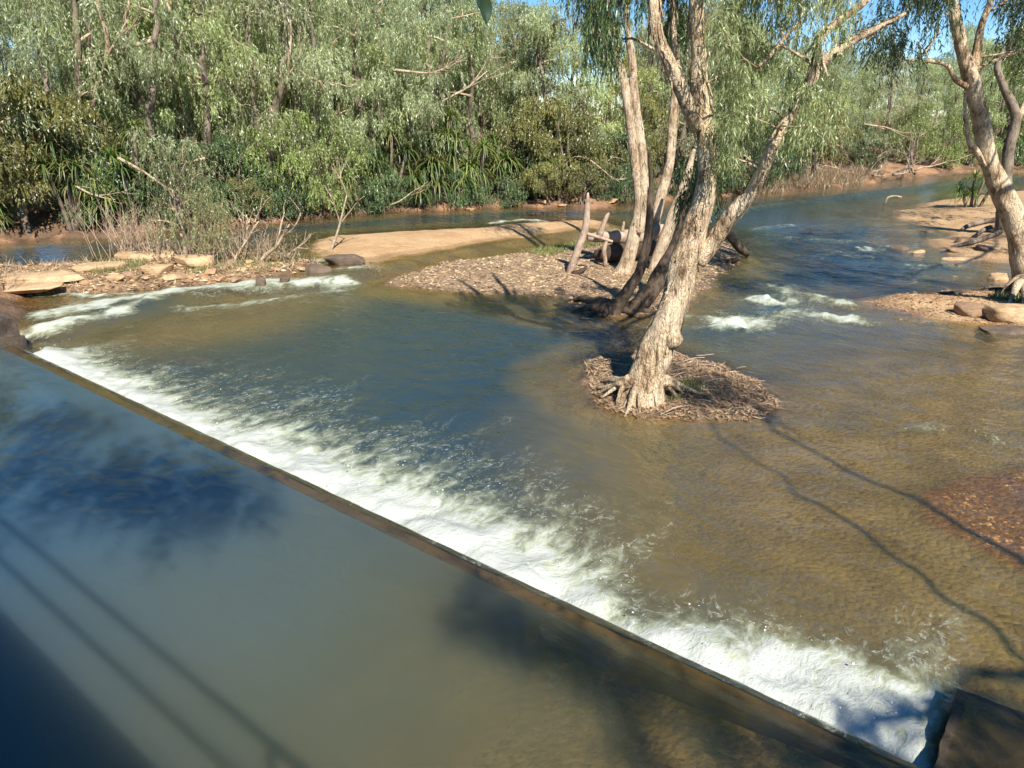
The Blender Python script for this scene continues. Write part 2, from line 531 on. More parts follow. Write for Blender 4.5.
def ground_mat():
    m, nt = newmat('riverbank_ground')
    b = NB(nt)
    tc = b.n('ShaderNodeTexCoord').outputs['Object']
    big = b.noise(tc, 0.7, 5, 0.6, 0.4)
    fine = b.noise(tc, 9, 6, 0.65, 0.2)
    grit = b.noise(tc, 45, 4, 0.7)
    peb = b.n('ShaderNodeTexVoronoi', {'Vector': tc, 'Scale': 15.0, 'Randomness': 1.0})
    pebc = b.n('ShaderNodeSeparateColor', {0: peb.outputs['Color']}).outputs[0]
    bed = b.mix(b.ramp(big, 0.35, 0.65), c4((0.20, 0.15, 0.072)), c4((0.36, 0.27, 0.135)))
    bed = b.mix(b.math('MULTIPLY', b.ramp(pebc, 0.2, 0.9, 0, 0.5), b.ramp(b.noise(tc, 1.1, 4, 0.6), 0.4, 0.62)), bed, c4((0.10, 0.07, 0.04)))
    bed = b.mix(b.ramp(fine, 0.45, 0.7, 0, 0.45), bed, c4((0.17, 0.12, 0.055)))
    sand = b.mix(b.ramp(big, 0.3, 0.7), c4((0.45, 0.27, 0.13)), c4((0.57, 0.375, 0.20)))
    sand = b.mix(b.ramp(fine, 0.50, 0.72, 0, 0.75), sand, c4((0.34, 0.205, 0.105)))
    sand = b.mix(b.ramp(b.noise(b.mapping(tc, scale=(0.5, 1.4, 1)), 2.2, 6, 0.7, 0.8), 0.5, 0.62, 0, 0.6), sand, c4((0.62, 0.43, 0.25)))
    rock = b.mix(b.ramp(fine, 0.38, 0.62), c4((0.20, 0.125, 0.075)), c4((0.44, 0.28, 0.15)))
    rock = b.mix(b.ramp(big, 0.5, 0.7, 0, 0.6), rock, c4((0.13, 0.085, 0.05)))
    lit = b.mix(b.ramp(pebc, 0.1, 0.9), c4((0.22, 0.145, 0.085)), c4((0.42, 0.29, 0.175)))
    lit = b.mix(b.ramp(fine, 0.5, 0.7, 0, 0.7), lit, c4((0.30, 0.20, 0.13)))
    lit = b.mix(b.ramp(big, 0.62, 0.72, 0, 0.35), lit, c4((0.20, 0.19, 0.07)))
    red = b.mix(b.ramp(fine, 0.35, 0.65), c4((0.24, 0.115, 0.055)), c4((0.36, 0.20, 0.095)))
    red = b.mix(b.ramp(pebc, 0.3, 0.9, 0, 0.6), red, c4((0.16, 0.085, 0.045)))
    bank = b.mix(b.ramp(big, 0.4, 0.62), c4((0.16, 0.10, 0.06)), c4((0.38, 0.21, 0.115)))
    bank = b.mix(b.ramp(fine, 0.5, 0.7, 0, 0.8), bank, c4((0.10, 0.07, 0.045)))
    c = bed
    jit = b.math('MULTIPLY', b.math('SUBTRACT', fine, 0.5), 0.9)
    for nm, col in (('red', red), ('bank', bank), ('rock', rock), ('litter', lit), ('sand', sand)):
        c = b.mix(b.ramp(b.math('ADD', b.attr(nm), jit), 0.3, 0.7), c, col)
    wet = b.ramp(b.attr('wet'), 0.0, 1.0)
    wv = b.math('SUBTRACT', 0.92, b.math('MULTIPLY', wet, 0.27))
    c = b.mix(1.0, c, b.n('ShaderNodeCombineColor', {0: wv, 1: wv, 2: wv}).outputs[0], 'MULTIPLY')
    h = b.math('ADD', b.math('MULTIPLY', fine, 1.0), b.math('ADD', b.math('MULTIPLY', grit, 0.35), b.math('MULTIPLY', peb.outputs['Distance'], -0.5)))
    s = b.n('ShaderNodeBsdfPrincipled', {'Base Color': c, 'Roughness': b.ramp(wet, 0, 1, 0.9, 0.45), 'Specular IOR Level': 0.25, 'Normal': b.bump(h, 1.0, 0.05)})
    b.out(s.outputs[0])
    return m


wl = level(GX.ravel(), GY.ravel())
nn_ = GX.ravel() * NN[0] + GY.ravel() * NN[1]
wl = np.where(nn_ < CREST, UPZ, wl)
wet = (1 - sstep(0.02, 0.09, TH - wl)) * sstep(-0.16, -0.03, TH - wl)
ground = obj('riverbed_ground', raw_mesh('riverbed_ground', np.stack([GX.ravel(), GY.ravel(), TH], 1), [TQ], ground_mat(), True,
                                        attrs={**TC, 'wet': wet}), kind='structure')


def gz(x, y):
    return float(terrain(np.array([float(x)]), np.array([float(y)]))[0][0])


def onland(u, v, z=0.1):
    p = P(u, v, z)
    for _ in range(9):
        z = 0.5 * z + 0.5 * gz(p[0], p[1])
        p = P(u, v, z)
    return np.array([p[0], p[1], gz(p[0], p[1])])


# ------------------------------------------------------------------ water
def water_mat(name, c1, c2, k, ripple, rscale, foamy, deep, d0, d1, ior=1.33, blur=0.16):
    m, nt = newmat(name)
    b = NB(nt)
    tc = b.n('ShaderNodeTexCoord').outputs['Object']
    fl = b.mapping(tc, rot=(0, 0, math.atan2(NN[0], NN[1])))
    dep = b.attr('depth')
    T = b.math('POWER', math.exp(-k), b.math('MULTIPLY', dep, b.math('ADD', 0.62, b.math('MULTIPLY', dep, 1.0))))
    big = b.noise(fl, 0.22, 3, 0.5, 0.3)
    murk = b.mix(b.ramp(big, 0.32, 0.68), c4(c1), c4(c2))
    murk = b.mix(b.ramp(dep, d0, d1), murk, c4(deep))  # bluish deep tone also stands in for reflected sky
    if foamy and rscale < 2.5:
        murk = b.mix(b.ramp(dep, 1.1, 1.7), murk, c4((0.028, 0.062, 0.105)))  # extra blue mixed into the murk as painted sky reflection
    r1 = b.noise(b.mapping(fl, scale=(0.75, 1.2, 1)), rscale, 3, 0.5, 0.6)
    r2 = b.noise(b.mapping(fl, rot=(0, 0, 0.5), scale=(0.6, 1.3, 1)), rscale * 3.2, 3, 0.55, 0.4)
    h = b.math('ADD', r1, b.math('MULTIPLY', r2, 0.22))
    agit = b.ramp(b.attr('rough'), 0, 1, 1.0, 2.4, False)
    nb = b.n('ShaderNodeBump', {'Height': b.math('MULTIPLY', h, agit), 'Strength': 1.0, 'Distance': ripple}).outputs[0]
    sss = b.n('ShaderNodeSubsurfaceScattering', {'Color': murk, 'Scale': blur, 'Radius': (1.0, 1.0, 0.8)}, falloff='BURLEY').outputs[0]
    dif = b.n('ShaderNodeBsdfDiffuse', {'Color': murk, 'Normal': nb}).outputs[0]
    dif = b.n('ShaderNodeMixShader', {0: 0.9, 1: dif, 2: sss}).outputs[0]
    tr = b.n('ShaderNodeBsdfTransparent', {'Color': (0.93, 0.86, 0.66, 1)}).outputs[0]
    sub = b.n('ShaderNodeMixShader', {0: T, 1: dif, 2: tr}).outputs[0]
    nf = b.n('ShaderNodeBump', {'Height': b.math('MULTIPLY', h, agit), 'Strength': 1.0, 'Distance': ripple * 0.35}).outputs[0]
    fr = b.n('ShaderNodeFresnel', {'IOR': ior, 'Normal': nf}).outputs[0]
    # seen from below the node would turn to total reflection and shut the light out of the shallows
    back = b.n('ShaderNodeNewGeometry').outputs['Backfacing']
    fr = b.math('ADD', b.math('MULTIPLY', fr, b.math('SUBTRACT', 1.0, back)), b.math('MULTIPLY', back, 0.04))
    gl = b.n('ShaderNodeBsdfGlossy', {'Color': (1, 1, 1, 1), 'Roughness': 0.04, 'Normal': nb}).outputs[0]
    if foamy:
        f = b.attr('foam')
        warp = b.n('ShaderNodeTexNoise', {'Vector': fl, 'Scale': 0.9, 'Detail': 3.0}).outputs['Color']
        wv = b.n('ShaderNodeVectorMath', {0: warp, 1: (0.5, 0.5, 0.5)}, operation='SUBTRACT').outputs[0]
        wv = b.n('ShaderNodeVectorMath', {0: wv, 1: (0.55, 0.35, 0.0)}, operation='MULTIPLY').outputs[0]
        fw = b.n('ShaderNodeVectorMath', {0: fl, 1: wv}, operation='ADD').outputs[0]
        st = b.noise(b.mapping(fw, scale=(2.4, 0.8, 1)), 1.0, 5, 0.6, 0.5)
        tu = b.noise(b.mapping(fw, scale=(1.35, 0.8, 1)), 3.0, 7, 0.66, 0.45)
        ff = b.noise(b.mapping(fw, scale=(1.5, 0.8, 1)), 9.0, 5, 0.7, 0.5)
        wb = b.noise(b.mapping(fw, scale=(1.2, 0.9, 1)), 3.6, 5, 0.6, 2.2)
        web = b.math('SUBTRACT', 1.0, b.math('MULTIPLY', b.math('ABSOLUTE', b.math('SUBTRACT', wb, 0.5)), 16.0), clamp=True)
        web = b.math('MULTIPLY', web, b.ramp(ff, 0.42, 0.62))
        D = b.math('ADD', b.math('MULTIPLY', f, 1.45), b.math('ADD', b.math('MULTIPLY', b.math('SUBTRACT', st, 0.5), 1.4), b.math('MULTIPLY', b.math('SUBTRACT', tu, 0.5), 2.0)))
        milk = b.math('MULTIPLY', b.ramp(D, 0.22, 1.45), b.ramp(f, 0.02, 0.15))
        line = b.math('MULTIPLY', web, b.math('MULTIPLY', b.ramp(b.math('ADD', f, b.math('MULTIPLY', b.math('SUBTRACT', st, 0.5), 0.9)), 0.04, 0.34), b.ramp(f, 0.015, 0.06)))
        white = b.ramp(b.math('ADD', D, b.math('MULTIPLY', b.math('SUBTRACT', ff, 0.5), 2.4)), 0.8, 1.6)
        milkc = b.mix(b.ramp(D, 0.3, 1.3), c4((0.14, 0.148, 0.085)), c4((0.40, 0.43, 0.29)))
        colf = b.mix(b.math('MAXIMUM', b.math('MULTIPLY', line, 0.8), white, clamp=True), milkc, c4((0.50, 0.52, 0.47)))
        fb_ = b.bump(b.math('ADD', tu, b.math('MULTIPLY', ff, 0.5)), 0.8, 0.06)
        fd = b.n('ShaderNodeBsdfDiffuse', {'Color': colf, 'Normal': fb_}).outputs[0]
        cover = b.math('MAXIMUM', b.math('MULTIPLY', milk, 0.97), b.math('MULTIPLY', line, 0.85), clamp=True)
        sub = b.n('ShaderNodeMixShader', {0: cover, 1: sub, 2: fd}).outputs[0]
        fr = b.math('MULTIPLY', fr, b.math('SUBTRACT', 1.0, b.math('MULTIPLY', cover, 0.85)))
    s = b.n('ShaderNodeMixShader', {0: fr, 1: sub, 2: gl}).outputs[0]
    b.out(s)
    return m


# foam: (points in the survey picture, width in metres, strength)
FOAM = [([(40, 322), (110, 308), (180, 296), (240, 289), (300, 286), (345, 283)], 0.44, 0.92), ([(-30, 298), (40, 300), (100, 302), (160, 298)], 0.26, 0.8),
        ([(20, 338), (60, 331), (110, 318), (150, 305)], 0.26, 0.9), ([(180, 308), (235, 303), (290, 296), (335, 290)], 0.26, 0.62), ([(300, 277), (330, 275), (372, 272)], 0.22, 0.75),
        ([(300, 268), (330, 264)], 0.25, 0.7), ([(492, 227), (520, 224), (556, 226)], 0.30, 0.9), ([(560, 224), (585, 226)], 0.3, 0.75), ([(140, 248), (200, 246)], 0.25, 0.75),
        ([(722, 321), (745, 318)], 0.62, 0.95), ([(742, 322), (764, 319)], 0.62, 1.15), ([(764, 316), (790, 310)], 0.45, 0.7), ([(760, 297), (774, 301)], 0.42, 1.1), ([(786, 288), (790, 300)], 0.4, 0.8), ([(772, 283), (790, 291), (812, 295), (850, 304)], 0.50, 0.78), ([(785, 300), (800, 312)], 0.8, 0.45),
        ([(832, 313), (846, 317)], 0.36, 1.0), ([(846, 317), (866, 321)], 0.3, 0.7), ([(868, 249), (884, 246)], 0.55, 0.8), ([(840, 252), (868, 255)], 0.7, 0.42), ([(905, 262), (925, 264), (955, 264)], 0.2, 0.6),
        ([(755, 228), (790, 224)], 0.35, 0.5), ([(900, 318), (935, 322)], 0.18, 0.55), ([(905, 428), (935, 424)], 0.14, 0.5), ([(790, 236), (850, 240)], 0.5, 0.42),
        ([(690, 316), (715, 318)], 0.3, 0.5), ([(985, 430), (1000, 440)], 0.2, 0.4)]
FOAM = [(np.array([P(u, v, 0.05)[:2] for u, v in pts]), w, s) for pts, w, s in FOAM]


def foam_at(X, Y):
    n = X * NN[0] + Y * NN[1] - CREST
    a = X * E[0] + Y * E[1]
    q = v3(a * 0.55, n * 0.3)
    wid = 1.55 + 0.75 * fbm(q, 3, 71) - 0.55 * sstep(9, 17, a) + 0.25 * np.exp(-((a - 4.6) / 1.5) ** 2) - 0.75 * np.exp(-((a - 2.9) / 0.6) ** 2) - 0.25 * np.exp(-((a - 1.3) / 0.9) ** 2)
    f = 1.12 * np.exp(-(np.maximum(n - 0.05, 0) / np.maximum(wid * 0.85, 0.4)) ** 1.8) + 0.24 * np.exp(-(np.maximum(n, 0) / (wid * 2.1)) ** 4)
    f = np.maximum(f, 1.1 * np.exp(-(np.maximum(np.abs(a - 1.0) - 0.5, 0) / 0.5) ** 2) * np.exp(-(np.maximum(n - 1.0, 0) / 0.55) ** 2))
    f = f * sstep(-0.15, 0.15, a - 0.2) * (1 - sstep(16.9, 17.7, a))
    wob = 0.9 * fbm(v3(X, Y) * 1.7, 3, 77)
    for pts, w, s in FOAM:
        d = seg_d(X, Y, pts)
        f = np.maximum(f, s * np.exp(-(np.maximum(d + wob * w, 0) / w) ** 2))
    return f


W_DOWN = water_mat('river_water', (0.130, 0.106, 0.050), (0.095, 0.088, 0.046), 2.3, 0.060, 2.0, True, (0.027, 0.048, 0.054), 0.4, 0.85, 1.55)
W_UP = water_mat('pool_water', (0.105, 0.100, 0.052), (0.088, 0.098, 0.060), 2.3, 0.022, 2.6, True, (0.042, 0.086, 0.118), 0.35, 1.25, 1.45, 1.1)

# below the weir
na = axis([(-70, -16, 1.2), (-16, -9, 0.3), (-9, 16, 0.085), (16, 26, 0.22), (26, 60, 1.0)])
nb_ = axis([(CREST + 0.18, 8.6, 0.06), (8.6, 20, 0.11), (20, 34, 0.22), (34, 84, 0.7)])
A2, N2 = np.meshgrid(na, nb_, indexing='ij')
A2, N2 = A2.ravel(), N2.ravel()
X2, Y2 = E[0] * A2 + NN[0] * N2, E[1] * A2 + NN[1] * N2
fo = foam_at(X2, Y2)
lev = level(X2, Y2)
rough = np.clip(fo * 1.3, 0, 1)
for pts in ([(700, 300), (790, 290), (880, 250), (830, 240)], [(900, 280), (850, 230), (760, 240)], [(800, 430), (900, 400), (960, 380)], [(500, 400), (620, 340)]):
    pw = np.array([P(u, v)[:2] for u, v in pts])
    rough = np.maximum(rough, 0.75 * np.exp(-(seg_d(X2, Y2, pw) / 2.2) ** 2))
lump = fbm(v3(A2 * 1.6, N2 * 1.1), 4, 51, 0.6)
fine = fbm(v3(A2 * 4.5, N2 * 3.2), 3, 52, 0.6)
nd = N2 - CREST
boil = np.clip(fo, 0, 1) * (0.12 * lump + 0.035 * fine + 0.03)
boil = boil * np.where((nd > 5) & (X2 > 2), 2.0, 1.0)
boil = boil + 0.09 * np.exp(-((nd - 0.55) / 0.35) ** 2) * (A2 > 0.1) * (A2 < 17.2) * (0.8 + lump)
swell = 0.022 * fbm(v3(A2 * 0.7, N2 * 1.1), 3, 55) + 0.07 * rough * (1 - np.clip(fo, 0, 1)) * fbm(v3(X2 * 1.1, Y2 * 1.6), 3, 57)
Z2 = lev + boil + swell
TH2, _ = terrain(X2, Y2)
dep2 = np.maximum(Z2 - TH2, 0)
ma, mn = len(na), len(nb_)
ii, jj = np.meshgrid(np.arange(ma - 1), np.arange(mn - 1), indexing='ij')
WQ = np.stack([ii * mn + jj, ii * mn + jj + 1, (ii + 1) * mn + jj + 1, (ii + 1) * mn + jj], -1).reshape(-1, 4)
obj('river_water', raw_mesh('river_water', np.stack([X2, Y2, Z2], 1), [WQ], W_DOWN, True, attrs={'depth': dep2, 'foam': fo, 'rough': rough}), kind='structure')

# the pool above the weir, its nappe over the crest, and the film over the apron on the right
g = Geo()
att = {'depth': [], 'foam': [], 'rough': []}


def block(aa, nv, zf, foamf, depf=None):
    A, N = np.meshgrid(aa, nv, indexing='ij')
    sh = A.shape
    A, N = A.ravel(), N.ravel()
    zz = zf(A, N)
    x, y = E[0] * A + NN[0] * N, E[1] * A + NN[1] * N
    p, q_ = sh
    i, j = np.meshgrid(np.arange(p - 1), np.arange(q_ - 1), indexing='ij')
    Q = np.stack([i * q_ + j, i * q_ + j + 1, (i + 1) * q_ + j + 1, (i + 1) * q_ + j], -1).reshape(-1, 4)
    g.add(np.stack([x, y, zz], 1), Q)
    att['depth'].append(np.maximum(zz - terrain(x, y)[0], 0.0) if depf is None else depf(A, N))
    f = foamf(A, N)
    att['foam'].append(f)
    att['rough'].append(np.clip(f, 0, 1))


LIP = CREST - 0.2
pz = lambda A, N: UPZ + 0.004 * fbm(v3(A * 0.8, N * 0.9), 3, 61) - 0.028 * sstep(LIP - 0.5, LIP + 0.1, N)
zero = lambda A, N: np.zeros_like(A)
block(axis([(-20, -1, 0.5), (-1, 17.3, 0.12), (17.3, 22, 0.6)]), axis([(-42, -4, 1.0), (-4, 1.5, 0.3), (1.5, LIP, 0.12)]), pz, zero)
LIPW = 0.02 * 1


def lipdep(A, N):
    return np.maximum(0.015, 0.03 + 0.05 * fbm(v3(A * 1.5, N * 4), 4, 63) + 0.25 * (1 - sstep(LIP, LIP + 0.09, N + 0.05 * fbm(v3(A * 2.5, N * 0), 4, 69))))


block(axis([(0.2, 17.2, 0.08)]), np.linspace(LIP, CREST - 0.02, 5), pz, zero, lipdep)


def napz(A, N):
    t = np.clip((N - CREST + 0.02) / 0.42, 0, 1)
    return UPZ - 0.028 - 0.50 * t ** 1.9 + 0.035 * t * fbm(v3(A * 3, N * 2), 3, 65)


block(axis([(0.2, 17.2, 0.08)]), np.linspace(CREST - 0.02, CREST + 0.40, 8), napz, lambda A, N: 0.15 + 1.1 * sstep(CREST + 0.02, CREST + 0.2, N + 0.06 * fbm(v3(A * 5, N), 3, 66)), lambda A, N: np.full_like(A, 0.12))
APN = 6.42
block(axis([(-14, 0.08, 0.12)]), axis([(LIP, APN - 0.1, 0.1)]), lambda A, N: UPZ - 0.03 - 0.13 * sstep(LIP, LIP + 0.35, N) + 0.004 * fbm(v3(A * 3, N * 3), 2, 67), zero,
      lambda A, N: 0.015 + 0.04 * (fbm(v3(A * 1.2, N * 1.2), 3, 68) + 0.5).clip(0, 1))
g2 = g.mesh('pool_water', W_UP, True, attrs={k: np.concatenate(v) for k, v in att.items()})
obj('pool_water', g2, kind='structure')
# ------------------------------------------------------------------ concrete weir
def grid_face(g, o, du, dv, lu, lv, step, amp, seed):
    nu, nv = max(2, int(lu / step) + 1), max(2, int(lv / step) + 1)
    U, V = np.meshgrid(np.linspace(0, lu, nu), np.linspace(0, lv, nv), indexing='ij')
    p = o + du * U.ravel()[:, None] + dv * V.ravel()[:, None]
    d = np.stack([fbm(p * 2.3 + 3, 4, seed), fbm(p * 2.3 + 31, 4, seed), fbm(p * 2.3 + 67, 4, seed)], 1)
    i, j = np.meshgrid(np.arange(nu - 1), np.arange(nv - 1), indexing='ij')
    g.add(p + d * amp, np.stack([i * nv + j, (i + 1) * nv + j, (i + 1) * nv + j + 1, i * nv + j + 1], -1).reshape(-1, 4))


def beam(g, a0, a1, n0, n1, z0, z1, step=0.12, amp=0.02, seed=0):
    ea, en, ez = np.array([*E, 0]), np.array([*NN, 0]), np.array([0, 0, 1.0])
    o = an(a0, n0, z0)
    la, ln, lz = a1 - a0, n1 - n0, z1 - z0
    grid_face(g, o + ez * lz, ea, en, la, ln, step, amp, seed)
    grid_face(g, o, ea, ez, la, lz, step, amp, seed)
    grid_face(g, o + en * ln, ea, ez, la, lz, step, amp, seed)
    grid_face(g, o, en, ez, ln, lz, step, amp, seed)
    grid_face(g, o + ea * la, en, ez, ln, lz, step, amp, seed)


CONC = rock_mat('wet_concrete', (0.055, 0.042, 0.027), (0.11, 0.08, 0.048), (0.022, 0.018, 0.013), 1.3, 0.03, 0.5)
CONC_D = rock_mat('dark_wet_concrete', (0.035, 0.028, 0.02), (0.08, 0.058, 0.036), (0.015, 0.013, 0.01), 1.6, 0.03, 0.4)
weir = empty('weir', an(8.7, CREST - 0.12, 0), 'long low concrete weir with a brown wet crest running diagonally across the river', 'weir')


def part(name, g, mat, root, smooth=True, **k):
    """a mesh in world coordinates turned into a part of root"""
    o = obj(name, g.mesh(name, mat, smooth, origin=root.location), root, **k)
    return o


g = Geo()
beam(g, 0.2, 17.4, CREST - 0.21, CREST - 0.01, -1.0, 0.350, 0.07, 0.026, 1)
part('crest', g, CONC, weir)
g = Geo()
beam(g, -7, 0.16, CREST - 0.15, APN, -1.0, 0.215, 0.07, 0.06, 2)
beam(g, -7, 0.16, CREST - 0.21, CREST + 0.02, -1.0, 0.34, 0.07, 0.02, 6)
part('apron', g, CONC_D, weir, label='dark weedy apron at the right end of the weir')
g = Geo()
beam(g, 17.1, 17.5, CREST - 0.2, CREST + 0.25, -0.6, 0.52, 0.08, 0.08, 3)
beam(g, 17.4, 18.6, CREST - 0.1, CREST + 0.3, -0.6, 0.85, 0.10, 0.12, 4)
part('end_block', g, rock_mat('end_block_stone', (0.06, 0.045, 0.035), (0.12, 0.09, 0.065), (0.03, 0.025, 0.02), 3, 0.05), weir)

# ------------------------------------------------------------------ the footbridge the picture is taken from
br = empty('footbridge', an(8, -1.6, 3.2), 'concrete bridge with two rail pipes over the pool', 'bridge')
g = Geo()
beam(g, -9, 26, -3.6, 0.02, 2.95, 3.3, 0.6, 0.0, 5)
part('deck', g, rock_mat('bridge_concrete', (0.35, 0.33, 0.30), (0.42, 0.40, 0.36), (0.25, 0.23, 0.2)), br, False)
m, nt = newmat('galvanised_pipe')
b = NB(nt)
b.out(b.n('ShaderNodeBsdfPrincipled', {'Base Color': (0.5, 0.5, 0.5, 1), 'Metallic': 0.7, 'Roughness': 0.45}).outputs[0])
PIPE = m
for n0 in (0.05, -3.5):
    for z in (4.4, 3.82):
        g = Geo()
        g.add(*tube([an(-9, n0, z), an(26, n0, z)], [0.035, 0.035], 8, 4.0))
        part('rail', g, PIPE, br)
    for a in np.arange(-5.6, 26, 6.2):
        g = Geo()
        g.add(*tube([an(a, n0 - 0.075, 3.302), an(a, n0 - 0.075, 4.45)], [0.03, 0.03], 8, 1.0))
        part('post', g, PIPE, br)

# ------------------------------------------------------------------ stones
def ico(sub=3):
    import bmesh
    bm = bmesh.new()
    bmesh.ops.create_icosphere(bm, subdivisions=sub, radius=1.0)
    V = np.array([v.co[:] for v in bm.verts])
    T = np.array([[v.index for v in f.verts] for f in bm.faces])
    bm.free()
    return V, T


ICO3, ICO4 = ico(3), ico(4)


def stone_geo(size, seed, rough=0.22, flat_top=None, base=ICO4, layer=0.0):
    V, T = base
    V = V.copy()
    V = np.sign(V) * np.abs(V) ** 0.62
    V = V * (1 + rough * fbm(V * 1.3 + seed, 4, seed))[:, None]
    rgn = np.random.default_rng(seed)
    for _ in range(13):
        nrm = unit(rgn.normal(0, 1, 3) * [1, 1, 0.8])
        ov_ = np.maximum(V @ nrm - rgn.uniform(0.62, 0.95), 0)
        V = V - ov_[:, None] * nrm * 0.95
    V = V * np.array(size)
    V += (0.05 * fbm(V * 3, 4, seed + 2, 0.65) + 0.03 * fbm(V * [4, 4, 16], 3, seed + 3))[:, None] * unit(V)
    if flat_top is not None:
        V[:, 2] = np.where(V[:, 2] > flat_top, flat_top + (V[:, 2] - flat_top) * 0.15, V[:, 2])
    return V, T


TANROCK = rock_mat('tan_sandstone', (0.40, 0.26, 0.14), (0.56, 0.39, 0.225), (0.20, 0.125, 0.07), 2.2, 0.05)
REDROCK = rock_mat('red_stone', (0.34, 0.19, 0.10), (0.46, 0.29, 0.16), (0.17, 0.10, 0.06), 3.0, 0.03)
DARKROCK = rock_mat('dark_stone', (0.10, 0.075, 0.055), (0.17, 0.12, 0.085), (0.05, 0.04, 0.03), 3.0, 0.03)
BROWNROCK = rock_mat('brown_stone', (0.24, 0.15, 0.09), (0.36, 0.235, 0.14), (0.12, 0.08, 0.05), 3.0, 0.03)


def stone(name, u, v, size, mat, label, cat='rock', rz=0.0, seed=1, flat=None, sink=0.35, tilt=(0, 0), group=None, z=0.15):
    p = onland(u, v, z)
    V, T = stone_geo(size, seed, flat_top=flat)
    g = Geo().add(V, T=T)
    o = obj(name, g.mesh(name, mat), None, label=label, cat=cat, group=group)
    o.location = (p[0], p[1], max(p[2], -0.1 if u > 400 or v < 286 else 0.12) + size[2] * (1 - 2 * sink))
    o.rotation_euler = (tilt[0], tilt[1], rz)
    return o


RBG = 'stones on the left rock bar'
stone('rock_slab', 36, 279, (1.5, 0.6, 0.13), TANROCK, 'long flat pale sandstone slab at the back of the rock bar, dark front edge', 'rock slab', -0.05, 3, 0.12, 0.30, (0, -0.06))
stone('rock_slab', 18, 291, (1.3, 0.5, 0.12), TANROCK, 'sloping tan rock slab at the water edge, lowest at far left', 'rock slab', 0.1, 5, 0.1, 0.35, (0.03, -0.06))
stone('rock_slab', 95, 270, (0.8, 0.4, 0.22), TANROCK, 'short tan slab between the long slab and the dry reeds', 'rock slab', 0.2, 7, 0.1, 0.35)
stone('boulder', 193, 265, (0.62, 0.42, 0.30), TANROCK, 'rounded tan boulder right of the dry reeds on the rock bar', 'boulder', 0.1, 9, 0.14, 0.3)
stone('boulder', 158, 272, (0.48, 0.34, 0.22), TANROCK, 'small tan boulder in front of the dry reeds', 'boulder', 0.4, 12, 0.1, 0.3)
stone('rock_slab', 148, 258, (1.0, 0.4, 0.2), TANROCK, 'pale slab behind the dry reeds on the rock bar', 'rock slab', 0.1, 14, 0.1, 0.3)
stone('boulder', 318, 272, (0.55, 0.35, 0.22), DARKROCK, 'dark wet boulder at the right tip of the rock bar', 'boulder', 0.2, 15)
stone('boulder', 348, 263, (0.75, 0.35, 0.20), DARKROCK, 'dark low boulder against the left end of the sandbar', 'boulder', 0.0, 17)
stone('boulder', 262, 296, (0.16, 0.16, 0.16), DARKROCK, 'small dark stone poking out of the left rapids', 'rock', 0.0, 19, None, 0.1, z=0.1)
stone('boulder', 286, 296, (0.16, 0.12, 0.12), DARKROCK, 'smallest dark stone right of another in the left rapids', 'rock', 0.5, 20, None, 0.1, z=0.1)
stone('boulder', 897, 262, (0.34, 0.2, 0.16), DARKROCK, 'black stone in the blue riffle left of two pale stones', 'rock', 0, 22, None, 0.25, z=0)
stone('boulder', 915, 263, (0.38, 0.2, 0.13), TANROCK, 'pale stone in the riffle between black stone and pale flat stone', 'rock', 0.2, 23, None, 0.25, z=0)
stone('boulder', 957, 264, (0.62, 0.22, 0.15), TANROCK, 'pale flat stone in the riffle nearest the right bank', 'rock', 0, 24, None, 0.25, z=0)
stone('boulder', 1008, 317, (0.62, 0.4, 0.26), TANROCK, 'pale boulder at the front right of the near spit', 'boulder', 0.1, 25, 0.2, 0.3)
stone('boulder', 975, 314, (0.5, 0.3, 0.22), BROWNROCK, 'brown boulder left of the pale boulder on the near spit', 'boulder', 0.1, 26)
stone('boulder', 998, 284, (0.34, 0.25, 0.22), TANROCK, 'pale rounded stone beside the foot of the right paperbark', 'rock', 0.1, 27)
stone('rock_slab', 1012, 333, (1.0, 0.4, 0.12), DARKROCK, 'dark wet slab below the pale boulder of the near spit', 'rock slab', 0.1, 28, z=0)
for k, (u, v, s) in enumerate([(930, 236, 0.8), (966, 241, 0.9), (985, 249, 0.8), (958, 251, 0.7)]):
    stone('shaded_rock', u, v, (0.6 * s, 0.4 * s, 0.16 * s), BROWNROCK if k % 2 else DARKROCK,
          ['brown ledge', 'dark ledge'][k % 2 == 0] + ' of the shaded shelf under the right trees, ' +
          ['leftmost at the tip', 'middle of the back', 'middle of the front', 'left at the water', 'nearest the right trunk', 'highest at the back', 'second from the tip'][k], 'rock', k * 0.7, 30 + k, None, 0.45)
rb = [(220, 280), (232, 264), (250, 263), (270, 260), (190, 278), (170, 276), (146, 279), (128, 276), (210, 274), (226, 268), (244, 270), (262, 266), (276, 270), (292, 264), (300, 270), (236, 280), (205, 278), (135, 279), (116, 280), (180, 277), (84, 284), (255, 273), (172, 279)]
for k, (u, v) in enumerate(rb):
    s = random.uniform(0.12, 0.27)
    stone('rock', u, v, (s, s * 0.75, s * 0.4), [REDROCK, BROWNROCK, TANROCK, BROWNROCK][k % 4],
          'small loose stone among the rubble on the left rock bar', 'rock', random.uniform(0, 3), 60 + k, None, 0.3, group=RBG)
fb_ = [(515, 208), (540, 210), (562, 206), (590, 207), (612, 203), (470, 213), (640, 203), (575, 199)]
for k, (u, v) in enumerate(fb_):
    s = random.uniform(0.2, 0.34)
    stone('rock', u, v, (s * 1.4, s, s * 0.42), REDROCK if k % 3 else BROWNROCK, 'reddish stone at the foot of the far bank behind the sandbar',
          'rock', random.uniform(0, 3), 90 + k, None, 0.3, group='stones along the far bank', z=0.4)
0 and stone('boulder', 40, 240, (0.8, 0.6, 0.4), DARKROCK, 'dark boulder on the shaded red bank at far left', 'boulder', 0.3, 101, z=0.5)


